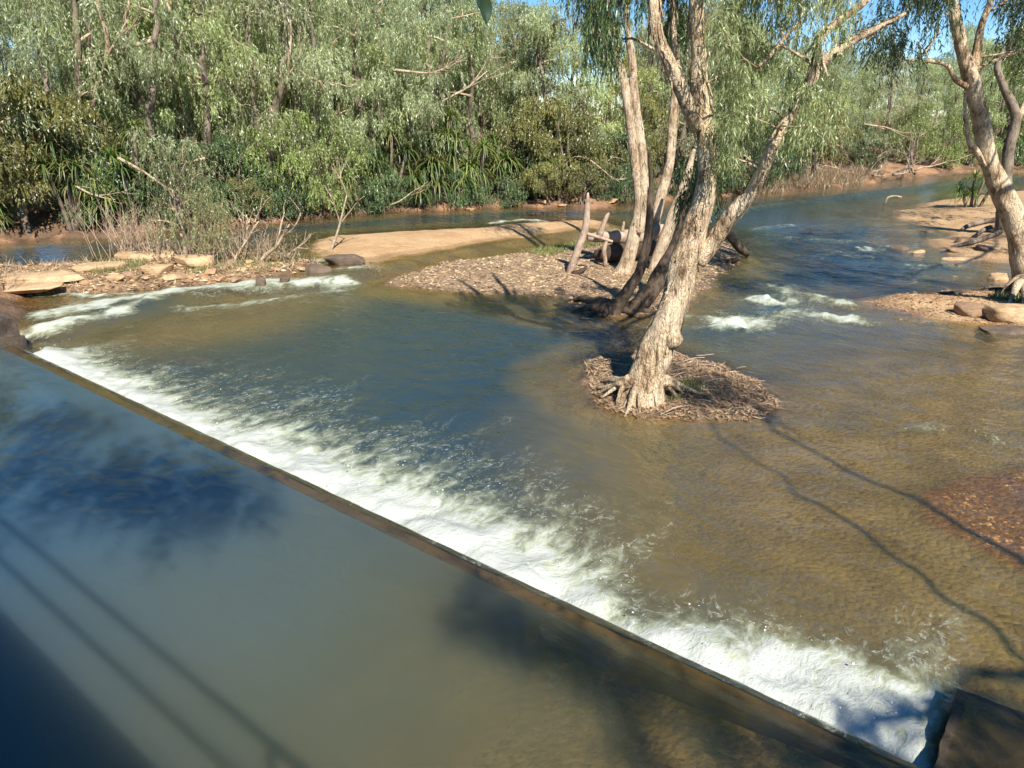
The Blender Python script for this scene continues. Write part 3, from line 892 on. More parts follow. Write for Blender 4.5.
# ------------------------------------------------------------------ loose ground cover
def inside_pts(poly, n, margin=0.0):
    out = []
    while len(out) < n:
        q = np.stack([rng.uniform(poly[:, 0].min(), poly[:, 0].max(), 4 * n), rng.uniform(poly[:, 1].min(), poly[:, 1].max(), 4 * n)], 1)
        sd = sdist(q[:, 0], q[:, 1], poly)
        q = q[(sd > margin)]
        out.extend(q.tolist())
    return np.array(out[:n])


OCT_V = np.array([[1, 0, 0], [0.3, 0.95, 0.1], [-0.8, 0.6, 0], [-0.9, -0.5, 0.1], [0.2, -1, 0], [0.1, 0.1, 0.7], [0, 0, -0.6]])
OCT_T = np.array([[0, 1, 5], [1, 2, 5], [2, 3, 5], [3, 4, 5], [4, 0, 5], [1, 0, 6], [2, 1, 6], [3, 2, 6], [4, 3, 6], [0, 4, 6]])


def scatter_stones(pos, size, flat=0.5):
    n = len(pos)
    s = size * np.exp(rng.normal(0, 0.45, n))
    th = rng.uniform(0, 6.28, n)
    v = OCT_V[None] * (1 + rng.uniform(-0.3, 0.3, (n, 7, 3)))
    v = v * np.stack([s, s * rng.uniform(0.55, 1, n), s * flat], 1)[:, None, :]
    x = v[..., 0] * np.cos(th)[:, None] - v[..., 1] * np.sin(th)[:, None]
    y = v[..., 0] * np.sin(th)[:, None] + v[..., 1] * np.cos(th)[:, None]
    V = np.stack([x, y, v[..., 2]], -1) + pos[:, None, :]
    T = (OCT_T[None] + 7 * np.arange(n)[:, None, None]).reshape(-1, 3)
    return V.reshape(-1, 3), T


def drop(q, lift=0.0):
    h, _ = terrain(q[:, 0], q[:, 1])
    return np.stack([q[:, 0], q[:, 1], h + lift], 1)


STONES = island_mat('gravel', [(0.36, 0.25, 0.135), (0.52, 0.37, 0.205), (0.22, 0.145, 0.08), (0.66, 0.50, 0.32), (0.42, 0.27, 0.13)], 0.9)
STONES_R = island_mat('red_gravel', [(0.27, 0.14, 0.07), (0.38, 0.22, 0.12), (0.20, 0.11, 0.06), (0.50, 0.32, 0.18)], 0.9)
g = Geo()
g.add(*(lambda r: (r[0], None, r[1]))(scatter_stones(drop(inside_pts(GRAVELBAR, 5000)), 0.036)))
g.add(*(lambda r: (r[0], None, r[1]))(scatter_stones(drop(inside_pts(ROCKBAR, 2200)), 0.055)))
obj('gravel', g.mesh('gravel', STONES, False), kind='stuff', label='loose pale stones and leaf litter on the bars')
g = Geo()
q = inside_pts(SPIT_NEAR, 6000)
q = q[q[:, 0] < 19]
g.add(*(lambda r: (r[0], None, r[1]))(scatter_stones(drop(q), 0.034)))
q = inside_pts(REDSHOAL, 2400)
q = q[(q[:, 0] < 9.5) & (fbm(v3(q[:, 0], q[:, 1]) * 1.5, 3, 12) > 0.05)]
g.add(*(lambda r: (r[0], None, r[1]))(scatter_stones(drop(q), 0.02)))
obj('red_gravel', g.mesh('red_gravel', STONES_R, False), kind='stuff', label='reddish gravel on the right-hand shoals')


def chips(pos, L, Wd, tilt=0.25):
    n = len(pos)
    th = rng.uniform(0, 6.28, n)
    d = np.stack([np.cos(th), np.sin(th), rng.normal(0, tilt, n)], 1)
    side = np.stack([-np.sin(th), np.cos(th), rng.normal(0, tilt, n)], 1)
    l = (L * np.exp(rng.normal(0, 0.4, n)))[:, None]
    w = (Wd * np.exp(rng.normal(0, 0.3, n)))[:, None]
    V = np.stack([pos - d * l / 2, pos + side * w / 2 + [0, 0, .004], pos + d * l / 2, pos - side * w / 2 + [0, 0, .004]], 1).reshape(-1, 3)
    return V, (np.arange(n)[:, None] * 4 + np.arange(4)[None])


LITTER = island_mat('leaf_litter', [(0.26, 0.165, 0.09), (0.38, 0.26, 0.155), (0.16, 0.10, 0.06), (0.46, 0.33, 0.21), (0.31, 0.185, 0.10)], 0.9)
g = Geo()
q = inside_pts(ISLET, 5200, -0.3)
q = q[terrain(q[:, 0], q[:, 1])[0] > -0.05]
g.add(*chips(drop(q, 0.03), 0.13, 0.022, 0.3))
q = inside_pts(GRAVELBAR, 3500)
g.add(*chips(drop(q, 0.03), 0.13, 0.04))
q = inside_pts(ROCKBAR, 2600)
g.add(*chips(drop(q, 0.04), 0.16, 0.035, 0.4))
q = FARB = np.array([[0, 0]])
q = inside_pts(SPIT_NEAR, 2500)
g.add(*chips(drop(q[q[:, 0] < 20], 0.03), 0.12, 0.04))
obj('leaf_litter', g.mesh('leaf_litter', LITTER, False), kind='stuff', label='dry leaves and bark shreds lying on the bars')
# sticks on the islet
for k in range(34):
    q = inside_pts(ISLET, 1, -0.25)[0]
    th = random.uniform(-0.9, 0.5)
    l = random.uniform(0.2, 0.6)
    z = max(gz(*q), -0.02) + 0.03
    d = np.array([math.cos(th), math.sin(th), 0])
    p0 = np.array([q[0], q[1], z])
    g = Geo().add(*tube([p0 - d * l / 2, p0 + [0, 0, random.uniform(0.0, 0.05)], p0 + d * l / 2 + [0, 0, random.uniform(-0.01, 0.06)]], [0.012, 0.011, 0.006], 5, 0.08, kink=0.10, seed=k))
    o = obj('stick', g.mesh('stick', TWIG, True, origin=p0), label='thin dry stick washed onto the islet around the big paperbark', cat='stick', group='sticks on the islet')
    o.location = p0

# droplets thrown up along the weir
n = 800
A_ = rng.uniform(0.4, 17, n)
D_ = np.abs(rng.normal(0.55, 0.75, n)) + 0.15
X_, Y_ = E[0] * A_ + NN[0] * (CREST + D_), E[1] * A_ + NN[1] * (CREST + D_)
kf = foam_at(X_, Y_) + rng.normal(0, 0.2, n) > 0.4
pos = np.stack([X_, Y_, 0.05 + np.abs(rng.normal(0, 0.07, n)) + 0.12 * np.exp(-(D_ - 0.5) ** 2 * 4)], 1)[kf]
g = Geo()
g.add(*(lambda r: (r[0], None, r[1]))(scatter_stones(pos, 0.005, 1.0)))
m, nt = newmat('spray_drop')
b = NB(nt)
b.out(b.n('ShaderNodeBsdfPrincipled', {'Base Color': (0.88, 0.9, 0.88, 1), 'Roughness': 0.25}).outputs[0])
obj('spray', g.mesh('spray', m, True), kind='stuff', label='white droplets thrown up at the foot of the weir')
# ------------------------------------------------------------------ foliage
def leaf_quads(base, d, L, Wd, fold=0.25):
    n = len(base)
    d = unit(d)
    r = rng.normal(0, 1, (n, 3))
    side = unit(np.cross(d, r))
    nor = np.cross(side, d)
    L = L[:, None]
    Wd = Wd[:, None]
    mid = base + d * L * 0.42 + nor * L * 0.05
    V = np.stack([base, mid + side * Wd / 2 + nor * Wd * fold, base + d * L - nor * L * 0.06, mid - side * Wd / 2 + nor * Wd * fold], 1)
    return V.reshape(-1, 3), np.arange(n)[:, None] * 4 + np.arange(4)[None]


def foliage(blobs, strands, per, slen, leaf, width, droop=0.85, spread=0.5, shell=0.42, jitter=0.55, twigs=True):
    """blobs: list of (centre, (rx, ry, rz)); strands per blob, leaves per strand -> leaf V, Q, twig V, Q"""
    C = np.array([b_[0] for b_ in blobs], float)
    R = np.array([b_[1] for b_ in blobs], float)
    n = len(C) * strands
    ci = np.repeat(np.arange(len(C)), strands)
    dirs = unit(rng.normal(0, 1, (n, 3)))
    dirs[:, 2] = np.where(rng.random(n) < 0.65, np.abs(dirs[:, 2]), dirs[:, 2])
    rad = rng.random(n) ** shell
    off = dirs * rad[:, None] * R[ci]
    st = C[ci] + off
    out = unit(off * [1, 1, 0.6] + rng.normal(0, 0.25, (n, 3)))
    SL = slen * rng.uniform(0.55, 1.3, n)
    t = np.tile(np.linspace(0.08, 1, per), (n, 1)) + rng.normal(0, 0.03, (n, per))
    tt = t[..., None]
    down = np.array([0, 0, -1.0])
    pos = st[:, None, :] + SL[:, None, None] * (out[:, None, :] * spread * (tt - 0.35 * tt ** 2) + down * droop * tt ** 1.6)
    tan = unit(out[:, None, :] * spread * (1 - 0.7 * tt) + down * droop * 1.6 * np.maximum(tt, 0.01) ** 0.6)
    d = tan + rng.normal(0, jitter, (n, per, 3)) + down * 0.35 * droop
    m = n * per
    V, Q = leaf_quads(pos.reshape(-1, 3), d.reshape(-1, 3), leaf * rng.uniform(0.65, 1.3, m), width * rng.uniform(0.7, 1.25, m))
    TV = TQ_ = None
    if twigs:
        a = pos[:, 0]
        c = pos[:, -1]
        TV, TQ_ = leaf_quads(a, c - a, np.linalg.norm(c - a, axis=1), np.full(n, 0.0055), 0.0)
    return V, Q, TV, TQ_


def crown_mesh(name, blobs, mat, strands=34, per=11, slen=0.75, leaf=0.17, width=0.03, **k):
    V, Q, TV, TQ_ = foliage(blobs, strands, per, slen, leaf, width, **k)
    if TV is None:
        return raw_mesh(name, V, [Q], [mat], False)
    return raw_mesh(name, np.vstack([V, TV]), [Q, TQ_ + len(V)], [mat, TWIG], False, mi=[0, 1])


def limb_to(g, skel, c, r0=0.035, seed=0, sides=5, below=0.6):
    """a thin bough from the nearest lower point of the skeleton to c"""
    S = np.array([s[0] for s in skel])
    Rr = np.array([s[1] for s in skel])
    d = np.linalg.norm(S - c, axis=1) + np.where(S[:, 2] > c[2] - 0.15, below * 2, 0)
    i = int(np.argmin(d))
    a = S[i]
    L = np.linalg.norm(c - a)
    if L < 0.15:
        return
    mid = (a + c) / 2 + np.array([random.gauss(0, 0.10), random.gauss(0, 0.10), random.uniform(0.02, 0.18)]) * L
    r0 = min(r0 * (0.6 + 0.25 * L), Rr[i] * 0.8)
    g.add(*tube([a, mid, c], [r0, r0 * 0.7, r0 * 0.3], sides, max(0.2, L / 7), amp=0.15, freq=4, seed=seed, kink=0.05 * L))
    for f in (0.35, 0.7, 1.0):
        q = (1 - f) ** 2 * a + 2 * f * (1 - f) * mid + f * f * c
        skel.append((q, r0 * (1 - 0.6 * f)))


def sample(skel, pts, rad):
    p, r = catmull(pts, rad, 0.3)
    skel.extend((p[i], r[i]) for i in range(len(p)))


# ------------------------------------------------------------------ trees of the far bank
def wood_mesh(g, g2):
    """stems and their pale boughs as one piece of wood"""
    V = np.concatenate(g.V + g2.V)
    Fs = [np.concatenate(g.Q), np.concatenate(g.T), np.concatenate(g2.Q) + g.n, np.concatenate(g2.T) + g.n]
    return raw_mesh('trunk', V, Fs, [FARBARK, PALEBARK], True, mi=[0, 0, 1, 1])


def far_tree(seed, h, nb=52, wide=2.5, leafmat=LEAF_SILVER, strands=30, per=11, low=0.20, slen=0.62, leaf=0.2, width=0.036, stems=None, jit=0.5):
    random.seed(seed)
    g, g2 = Geo(), Geo()
    skel = []
    ns = stems or random.choice([1, 2, 2, 3])
    for s in range(ns):
        th = random.uniform(0, 6.28)
        lean = random.uniform(0.05, 0.26) * h
        k = [(random.gauss(0, 0.12), random.gauss(0, 0.12), -0.3)]
        tip = np.array([math.cos(th) * lean, math.sin(th) * lean, h * random.uniform(0.75, 0.93)])
        pts = [np.array(k[0])]
        for f in (0.25, 0.5, 0.75, 1.0):
            pts.append(tip * f + np.array([random.gauss(0, 0.2), random.gauss(0, 0.2), 0]) * f)
        r = h * random.uniform(0.014, 0.022)
        rad = [r * 1.3, r, r * 0.75, r * 0.5, r * 0.2]
        g.add(*tube(pts, rad, 8, 0.35, amp=0.2, freq=3, seed=seed + s, kink=0.12))
        sample(skel, pts, rad)
    blobs = []
    for i in range(nb):
        f = (i + random.random()) / nb
        z = h * (low + (0.97 - low) * f)
        prof = math.sin(math.pi * min(1, 0.16 + 0.80 * f)) ** 0.7
        rr = wide * prof * math.sqrt(random.uniform(0.12, 1))
        th = random.uniform(0, 6.28)
        # keep close to one of the stems
        base = skel[min(range(len(skel)), key=lambda q: abs(skel[q][0][2] - z) + random.random() * 0.8)][0]
        c = np.array([base[0] * 0.8 + rr * math.cos(th), base[1] * 0.8 + rr * math.sin(th), z])
        s = random.uniform(0.4, 0.95)
        blobs.append((c, (s, s, s * random.uniform(0.5, 0.85))))
        limb_to(g2, skel, c, 0.07, seed * 100 + i, 5)
    for i in range(7):
        # long bare boughs reaching the outside of the crown
        z = h * random.uniform(0.35, 0.95)
        th = random.uniform(0, 6.28)
        base = skel[min(range(len(skel)), key=lambda q: abs(skel[q][0][2] - z) + random.random())][0]
        limb_to(g2, skel, np.array([base[0] * 0.8 + wide * 0.95 * math.cos(th), base[1] * 0.8 + wide * 0.95 * math.sin(th), z + random.uniform(-0.2, 0.6)]), 0.085, seed * 100 + 70 + i, 6)
    random.shuffle(blobs)
    return wood_mesh(g, g2), crown_mesh('crown', blobs, leafmat, strands, per, slen, leaf, width, jitter=jit)


PROTO = [far_tree(1, 10.5), far_tree(2, 10.0, 50, 2.4), far_tree(3, 11.0, 56, 2.8), far_tree(4, 9.5, 50, 2.5, LEAF_BRIGHT), far_tree(5, 10.5, 46, 2.2, LEAF_PALE, slen=0.85), far_tree(6, 8.0, 44, 2.6, LEAF_OLIVE, low=0.12, slen=0.45, leaf=0.13, width=0.055)]
random.seed(5)
PROTO_SHRUB = [far_tree(21, 3.6, 22, 1.3, LEAF_LIME, 40, 9, 0.12, 0.45, 0.14, 0.03, 4), far_tree(22, 3.6, 24, 1.6, LEAF_OLIVE, 40, 9, 0.34, 0.3, 0.11, 0.05, 4), far_tree(23, 3.0, 20, 1.5, LEAF_DARK, 40, 9, 0.08, 0.3, 0.13, 0.05, 4), far_tree(24, 3.3, 22, 0.85, LEAF_STRAW, 24, 9, 0.2, 0.4, 0.12, 0.022, 5)]


def plant(name, proto, x, y, s, label, cat, group=None, rz=None, lift=0.0, part_names=('trunk', 'crown'), sz=None):
    z = gz(x, y)
    e = empty(name, (x, y, z + lift), label, cat, group, random.uniform(0, 6.28) if rz is None else rz)
    e.scale = (s, s, sz or s)
    for me, nm in zip(proto, part_names):
        obj(nm, me, e)
    return e


def bank_point(u, off):
    """a point of the far bank in the direction of column u, off metres behind the water line"""
    r = ray(u, 230)
    r = r[:2] / np.linalg.norm(r[:2])
    t = np.arange(8, 120, 0.1)
    sd = sdist(r[0] * t, r[1] * t, FARBANK)
    i = int(np.argmax(sd > off))
    return r * t[i]


random.seed(8)
front = [(-70, 2.6, 0, 1.0), (18, 2.8, 1, 0.70), (88, 2.2, 2, 1.12), (150, 2.6, 0, 1.18), (212, 2.2, 3, 1.2), (268, 2.4, 4, 1.22), (318, 2.6, 2, 1.02), (368, 2.4, 1, 1.15), (425, 3.0, 0, 1.12),
         (472, 3.5, 3, 1.1), (520, 4.0, 5, 1.15), (556, 3.0, 1, 0.98), (598, 3.2, 3, 0.98), (636, 2.6, 5, 0.95), (668, 3.2, 4, 1.0), (712, 2.4, 2, 0.95), (752, 2.4, 0, 0.95), (792, 2.8, 3, 0.98), (832, 2.6, 1, 0.92), (872, 3.4, 4, 0.95),
         (910, 3.0, 2, 0.9), (946, 3.2, 0, 0.92), (985, 2.6, 3, 1.0), (1022, 2.6, 1, 0.95), (1065, 2.6, 2, 1.0)]
where = ['at the left edge of the picture', 'above the shaded red bank at far left', 'behind the dry reeds', 'above the lime shrub', 'behind the bare white branches',
         'over the leaning dead stems', 'above the left tip of the sandbar', 'left of the pandanus thicket', 'straight above the pandanus thicket', 'right of the pandanus thicket',
         'above the right end of the sandbar', 'under the open patch of blue sky', 'left of the twin pale trunks', 'seen between the twin pale trunks and the big trunk', 'seen behind the big trunk',
         'right behind the hanging boughs of the big paperbark', 'above the dry grass of the far bank', 'left of the brush pile', 'above the brush pile', 'right of the brush pile',
         'at the far bend, left of its sand strip', 'over the sand strip of the far bend', 'behind the right paperbark', 'right of the right paperbark trunk', 'beyond the right edge of the picture']
for (u, off, pr, s), w in zip(front, where):
    p = bank_point(u, off)
    kind = ['weeping grey-green paperbark', 'bushy olive tree'][pr == 5]
    plant('paperbark_tree' if pr != 5 else 'olive_tree', PROTO[pr], p[0], p[1], s * (0.93 if u < 780 else (0.8 if u < 930 else 1.0)), f'{kind} {w}', 'tree', 'front row of trees on the far bank')
for row, (off, s0, du) in enumerate([(5.0, 0.95, 46), (9.0, 1.0, 46), (14, 1.02, 44), (21, 1.08, 42)]):
    for u in np.arange(-160, 1180, du):
        uu = u + random.uniform(-14, 14)
        if (row >= 1 and 540 < uu < 600) or -25 < uu < 85:
            continue
        p = bank_point(uu, off + random.uniform(-1.2, 1.5))
        s = s0 * random.uniform(0.9, 1.12)
        if 430 < uu < 680:
            s *= 0.85
        if uu > 740:
            s *= 0.74 if uu < 930 else 0.95
        if uu < 60 and row:
            s *= 0.9
        plant('paperbark_tree', PROTO[random.choice([0, 1, 2, 3, 4, 0, 2])], p[0], p[1], s, 'grey-green paperbark in the wood behind the front row of the far bank', 'tree', 'trees in the wood behind')

for u, off in zip(np.arange(-1150, -180, 62), [3, 5, 2.5, 6, 3.5, 2.8, 5.5, 3, 4, 2.6, 6, 3, 4.5, 2.8, 5, 3]):
    p = bank_point(u, off)
    plant('paperbark_tree', PROTO[random.choice([0, 1, 2, 3])], p[0], p[1], random.uniform(0.85, 1.1), 'grey-green paperbark of the far bank beyond the left edge of the picture', 'tree', 'trees beyond the left edge')

# understorey
for k, u in enumerate(list(range(-40, 250, 26)) + list(range(255, 480, 22)) + list(range(480, 760, 24))):  # middle run of dark shrubs added to put shadow along the waterline
    if u < 250 and u != 168:
        continue
    p = bank_point(u + random.uniform(-6, 6), random.uniform(0.35, 0.8))
    plant('shrub', PROTO_SHRUB[random.choice([1, 2, 2])], p[0], p[1], random.uniform(0.42, 0.66), 'low dark shrub at the very edge of the far bank', 'shrub', 'low shrubs along the edge of the far bank', part_names=('stem', 'foliage'))
US = 'shrubs under the far trees'
sh = [(30, 1.3, 1, 1.3, 'olive brown shrub over the shaded red bank at far left'), (-10, 1.2, 1, 1.5, 'large olive brown shrub cut by the left edge'), (66, 2.2, 1, 1.35, 'tall rusty olive shrub left of the dark pandanus'), (335, 1.0, 0, 1.15, 'yellow-green shrub over the left tip of the sandbar'),
      (300, 1.2, 0, 1.25, 'bright yellow-green shrub behind the leaning dead stems'), (375, 1.2, 2, 0.9, 'dark low shrub left of the pandanus thicket'), (560, 1.6, 1, 1.3, 'olive shrub right of the pandanus thicket'), (535, 1.8, 2, 1.0, 'dark green shrub at the right foot of the pandanus thicket'),
      (590, 2.0, 1, 1.2, 'rounded olive shrub left of the twin trunks'), (620, 2.2, 2, 1.1, 'dark shrub just left of the twin trunks'), (515, 2.0, 1, 1.3, 'olive shrub above the right end of the pandanus thicket'), (700, 1.8, 2, 1.2, 'dark shrub seen right of the big trunk'),
      (745, 1.2, 2, 1.2, 'dark green shrub above the dry grass'), (775, 1.6, 2, 1.0, 'dark shrub hanging over the dry grass, right of another'), (805, 1.8, 1, 1.2, 'olive shrub left of the brush pile'), (900, 2.2, 0, 1.3, 'yellow-green shrub above the brush pile'),
      (930, 1.6, 0, 1.1, 'light green shrub on the sand strip of the far bend'), (955, 2.2, 0, 1.3, 'light green shrub left of the right paperbark'), (850, 2.0, 2, 1.0, 'dark shrub inside the brush pile'), (240, 1.0, 2, 1.1, 'dark shrub behind the bare white branches'),
      (180, 1.2, 2, 1.1, 'dark shrub behind the lime shrub'), (110, 1.2, 2, 1.0, 'dark shrub behind the dry reeds'), (1000, 1.8, 2, 1.4, 'deep green bush right of the right paperbark')]
for u, off, pr, s, lab in sh:
    p = bank_point(u, off)
    plant('shrub', PROTO_SHRUB[pr], p[0], p[1], s, lab, 'shrub', US, part_names=('stem', 'foliage'))
p = onland(190, 262, 0.4)
plant('shrub', PROTO_SHRUB[3], p[0], p[1], 1.05, 'lime green shrub growing on the left rock bar among dry stems', 'shrub', part_names=('stem', 'foliage'))
p = onland(213, 262, 0.4)
plant('shrub', PROTO_SHRUB[3], p[0], p[1], 0.65, 'smaller lime shrub right of the tall one on the rock bar', 'shrub', part_names=('stem', 'foliage'))


# ------------------------------------------------------------------ pandanus
def pandanus(seed, heads=6, h=2.6):
    random.seed(seed)
    gt, V, Q, n = Geo(), [], [], 0
    for k in range(heads):
        th = random.uniform(0, 6.28)
        r = random.uniform(0.1, 1.0)
        top = np.array([math.cos(th) * r, math.sin(th) * r, h * random.uniform(0.3, 1.0)])
        gt.add(*tube([(top[0] * 0.3, top[1] * 0.3, -0.2), top * [0.6, 0.6, 0.5], top], [0.09, 0.075, 0.06], 7, 0.3, amp=0.15, seed=k))
        for i in range(58):
            ph = i * 2.4 + random.random()
            up = 1.4 - 1.65 * (i / 58) + random.gauss(0, 0.1)
            L = random.uniform(0.9, 1.45)
            d = np.array([math.cos(ph), math.sin(ph), 0])
            w = 0.055
            side = np.array([-d[1], d[0], 0])
            for s_ in range(6):
                t = s_ / 5
                c = top + d * L * (t * math.cos(up * 0.9)) * (1 - 0.25 * t * t) + np.array([0, 0, L * (math.sin(up * 0.9) * t - 0.62 * t * t * (0.6 + 0.5 * (up > 0)))])
                ww = w * (1 - t ** 2 * 0.95) * (0.8 if s_ == 0 else 1)
                V += [c + side * ww / 2 + [0, 0, 0.012], c - side * ww / 2 + [0, 0, 0.012]]
            for s_ in range(5):
                Q.append([n + 2 * s_, n + 2 * s_ + 1, n + 2 * s_ + 3, n + 2 * s_ + 2])
            n += 12
    return gt.mesh('trunk', FARBARK), raw_mesh('leaf_rosette', np.array(V), [np.array(Q)], [LEAF_PAND], True)


PP = [pandanus(31), pandanus(32, 7, 3.4), pandanus(33, 5, 1.8)]
random.seed(77)
pd = [(78, 0.8, 1, 1.15, 'dark pandanus behind the left end of the dry reeds'), (112, 0.9, 0, 1.3, 'dark pandanus behind the middle of the dry reeds'), (140, 1.2, 1, 1.3, 'tall green pandanus left of the lime shrub'), (350, 1.0, 2, 1.0, 'low pandanus above the left tip of the sandbar'), (392, 1.0, 1, 1.2, 'pandanus at the left end of the green thicket'),
      (412, 1.6, 1, 1.5, 'tall pandanus at the back left of the green thicket'), (432, 0.9, 0, 1.4, 'broad pandanus at the front middle of the green thicket'), (458, 1.4, 1, 1.4, 'bright pandanus in the middle of the green thicket'), (478, 0.9, 0, 1.35, 'pandanus at the front right of the green thicket'), (500, 1.4, 0, 1.35, 'pandanus at the right end of the green thicket'),
      (420, 0.7, 2, 1.1, 'lowest pandanus of the green thicket, over the sandbar'), (455, 0.8, 2, 1.05, 'low pandanus below the bright one of the green thicket'), (165, 1.4, 0, 0.95, 'small pandanus behind the lime shrub'), (-5, 0.8, 2, 1.0, 'low spiky pandanus on the red bank at far left')]
for u, off, pr, s, lab in pd:
    p = bank_point(u, off)
    plant('pandanus', PP[pr], p[0], p[1], s * 0.86, lab, 'pandanus', 'pandanus along the far bank', part_names=('trunk', 'leaf_rosette'))
p = onland(972, 207)
plant('pandanus', PP[2], p[0], p[1], 0.95, 'dark green pandanus on the sandy spit by the right paperbark', 'pandanus', part_names=('trunk', 'leaf_rosette'))


# ------------------------------------------------------------------ bare stems, reeds, dead wood
def branchy(g, p, d, L, r, depth, seed, sides=5):
    random.seed(seed)
    q = [np.array(p, float)]
    dd = unit(np.array(d, float))
    n = 4
    for i in range(n):
        dd = unit(dd + np.array([random.gauss(0, 0.13), random.gauss(0, 0.13), random.gauss(0.02, 0.1)]))
        q.append(q[-1] + dd * L / n)
    g.add(*tube(q, [r * (1 - 0.16 * i) for i in range(n + 1)], sides, L / 6, amp=0.12, seed=seed))
    if depth > 0:
        for k in range(random.choice([2, 3])):
            i = random.choice([2, 3, 4])
            b2 = unit(dd + np.array([random.gauss(0, 0.55), random.gauss(0, 0.45), random.gauss(0.1, 0.35)]))
            branchy(g, q[i], b2, L * random.uniform(0.4, 0.65), r * 0.55, depth - 1, seed * 7 + k + 1, 4)


def dead(name, u, v, tipuv, r, lab, depth=3, seed=0, mat=None, cat='dead branch', z=0.3, dy=0.0, group=None):
    p = onland(u, v, z)
    tip = at(tipuv[0], tipuv[1], p[1] + dy)
    d = tip - p
    g = Geo()
    branchy(g, [0, 0, -0.08], d, np.linalg.norm(d) * 0.75, r, depth, seed)
    o = obj(name, g.mesh(name, mat or PALEBARK), label=lab, cat=cat, group=group)
    o.location = p
    return o


dead('dead_branch', 232, 262, (262, 200), 0.06, 'pale forked dead stem leaning right on the rock bar, left of a thicker one', 2, 201)
dead('dead_branch', 258, 262, (306, 200), 0.08, 'thickest pale dead stem leaning right at the end of the rock bar', 2, 202)
dead('dead_branch', 282, 258, (312, 218), 0.04, 'thin reddish dead stem near the right tip of the rock bar', 2, 203, TWIG)
dead('dead_branch', 330, 250, (360, 176), 0.06, 'brushy dead branch leaning over the left tip of the sandbar', 3, 204, TWIG, dy=0.3)
dead('dead_branch', 246, 255, (238, 205), 0.025, 'slim bare upright stem behind the pale forked stem', 2, 206)
dead('dead_branch', 222, 258, (232, 212), 0.022, 'slim bare stem at the right of the lime shrub', 2, 207)
dead('dead_branch', 156, 253, (160, 195), 0.028, 'straight pale bare stem rising from the dry reeds', 1, 208)
# drooping white boughs hanging out of the far trees
for k, (a_, b_, Yo, r, lab) in enumerate([((118, 158), (172, 188), 0.6, 0.07, 'bare white bough pointing down right over the dark pandanus'), ((76, 186), (108, 200), 0.5, 0.045, 'short bare white bough over the dark hollow at left'),
                                       ((590, 160), (612, 178), 0.8, 0.05, 'bare white branch sprays left of the twin trunks'), ((864, 124), (902, 138), 0.5, 0.06, 'bare white bough over the brush pile'),
                                       ((390, 205), (420, 196), 0.3, 0.045, 'pale stem crossing the foot of the pandanus thicket'), ((152, 40), (106, 52), 1.0, 0.10, 'thick pale broken bough high in the trees at left'),
                                       ((205, 158), (190, 165), 0.8, 0.07, 'pale broken limb above the lime shrub'), ((395, 70), (440, 74), 0.8, 0.08, 'pale limb crossing the crown left of middle'), ((412, 118), (480, 66), 1.2, 0.07, 'long pale limb rising right in the crowns above the pandanus'), ((300, 70), (328, 96), 0.8, 0.07, 'pale limb hanging in the crowns above the lime shrub')]):
    pb = bank_point(a_[0], Yo)
    p0 = at(a_[0], a_[1], pb[1] - 0.3)
    p1 = at(b_[0], b_[1], pb[1] - 0.6)
    g = Geo()
    branchy(g, [0, 0, 0], p1 - p0, np.linalg.norm(p1 - p0) * 1.05, r, 2, 300 + k)
    o = obj('bare_bough', g.mesh('bare_bough', PALEBARK), label=lab, cat='branch')
    o.location = p0
# tall pale stems standing in the crowns at left
for k, (u0, v0, u1, v1, r, lab) in enumerate([(106, 60, 97, -8, 0.09, 'straight pale dead spar at the top left'), (176, 50, 166, -10, 0.08, 'pale leaning spar near the top left, right of another'), (128, 36, 126, -12, 0.06, 'thin pale spar between two others at the top left'), (288, 75, 290, 30, 0.06, 'pale upright stem in the crowns left of middle')]):
    pb = bank_point(u0, 1.0)
    p0 = at(u0, v0, pb[1])
    p1 = at(u1, v1, pb[1] - 0.4)
    qb = bank_point(u0, 5.0)
    bot = np.array([qb[0], qb[1], gz(*qb)])
    g = Geo()
    g.add(*tube([bot - bot, (p0 - bot) * [0.25, 0.25, 0.6], p0 - bot, p1 - bot, (p1 - bot) + (p1 - p0) * 0.25], [r * 1.7, r * 1.3, r, r * 0.7, r * 0.4], 7, 0.4, amp=0.15, kink=0.12, seed=k))
    branchy(g, p0 - bot, (p1 - p0) + [1.0, 0, 0], 2.0, r * 0.6, 2, 350 + k)
    o = obj('dead_spar', g.mesh('dead_spar', PALEBARK), label=lab, cat='dead tree')
    o.location = bot


def reed_clump(u, v, n, spread, h, lab, mat, seed, z=0.3, lean=0.25, name='dry_reeds', cat='dry reeds'):
    p = onland(u, v, z)
    random.seed(seed)
    g = Geo()
    for k in range(n):
        a = np.array([random.gauss(0, spread), random.gauss(0, spread * 0.5), -0.1])
        L = h * random.uniform(0.5, 1.15)
        d = np.array([random.gauss(0, lean), random.gauss(0, lean), 1])
        b_ = a + d * L
        g.add(*tube([a, (a + b_) / 2 + [random.gauss(0, 0.06), 0, 0], b_], [0.011, 0.009, 0.004], 4, L / 4, cap=False))
        for j in range(4):
            f = random.uniform(0.35, 0.95)
            s = a + (b_ - a) * f
            e = s + np.array([random.gauss(0, 0.16), random.gauss(0, 0.16), random.uniform(0.08, 0.32)])
            g.add(*tube([s, (s + e) / 2, e], [0.006, 0.005, 0.002], 3, 0.3, cap=False))
    o = obj(name, g.mesh(name, mat), label=lab, cat=cat)
    o.location = p


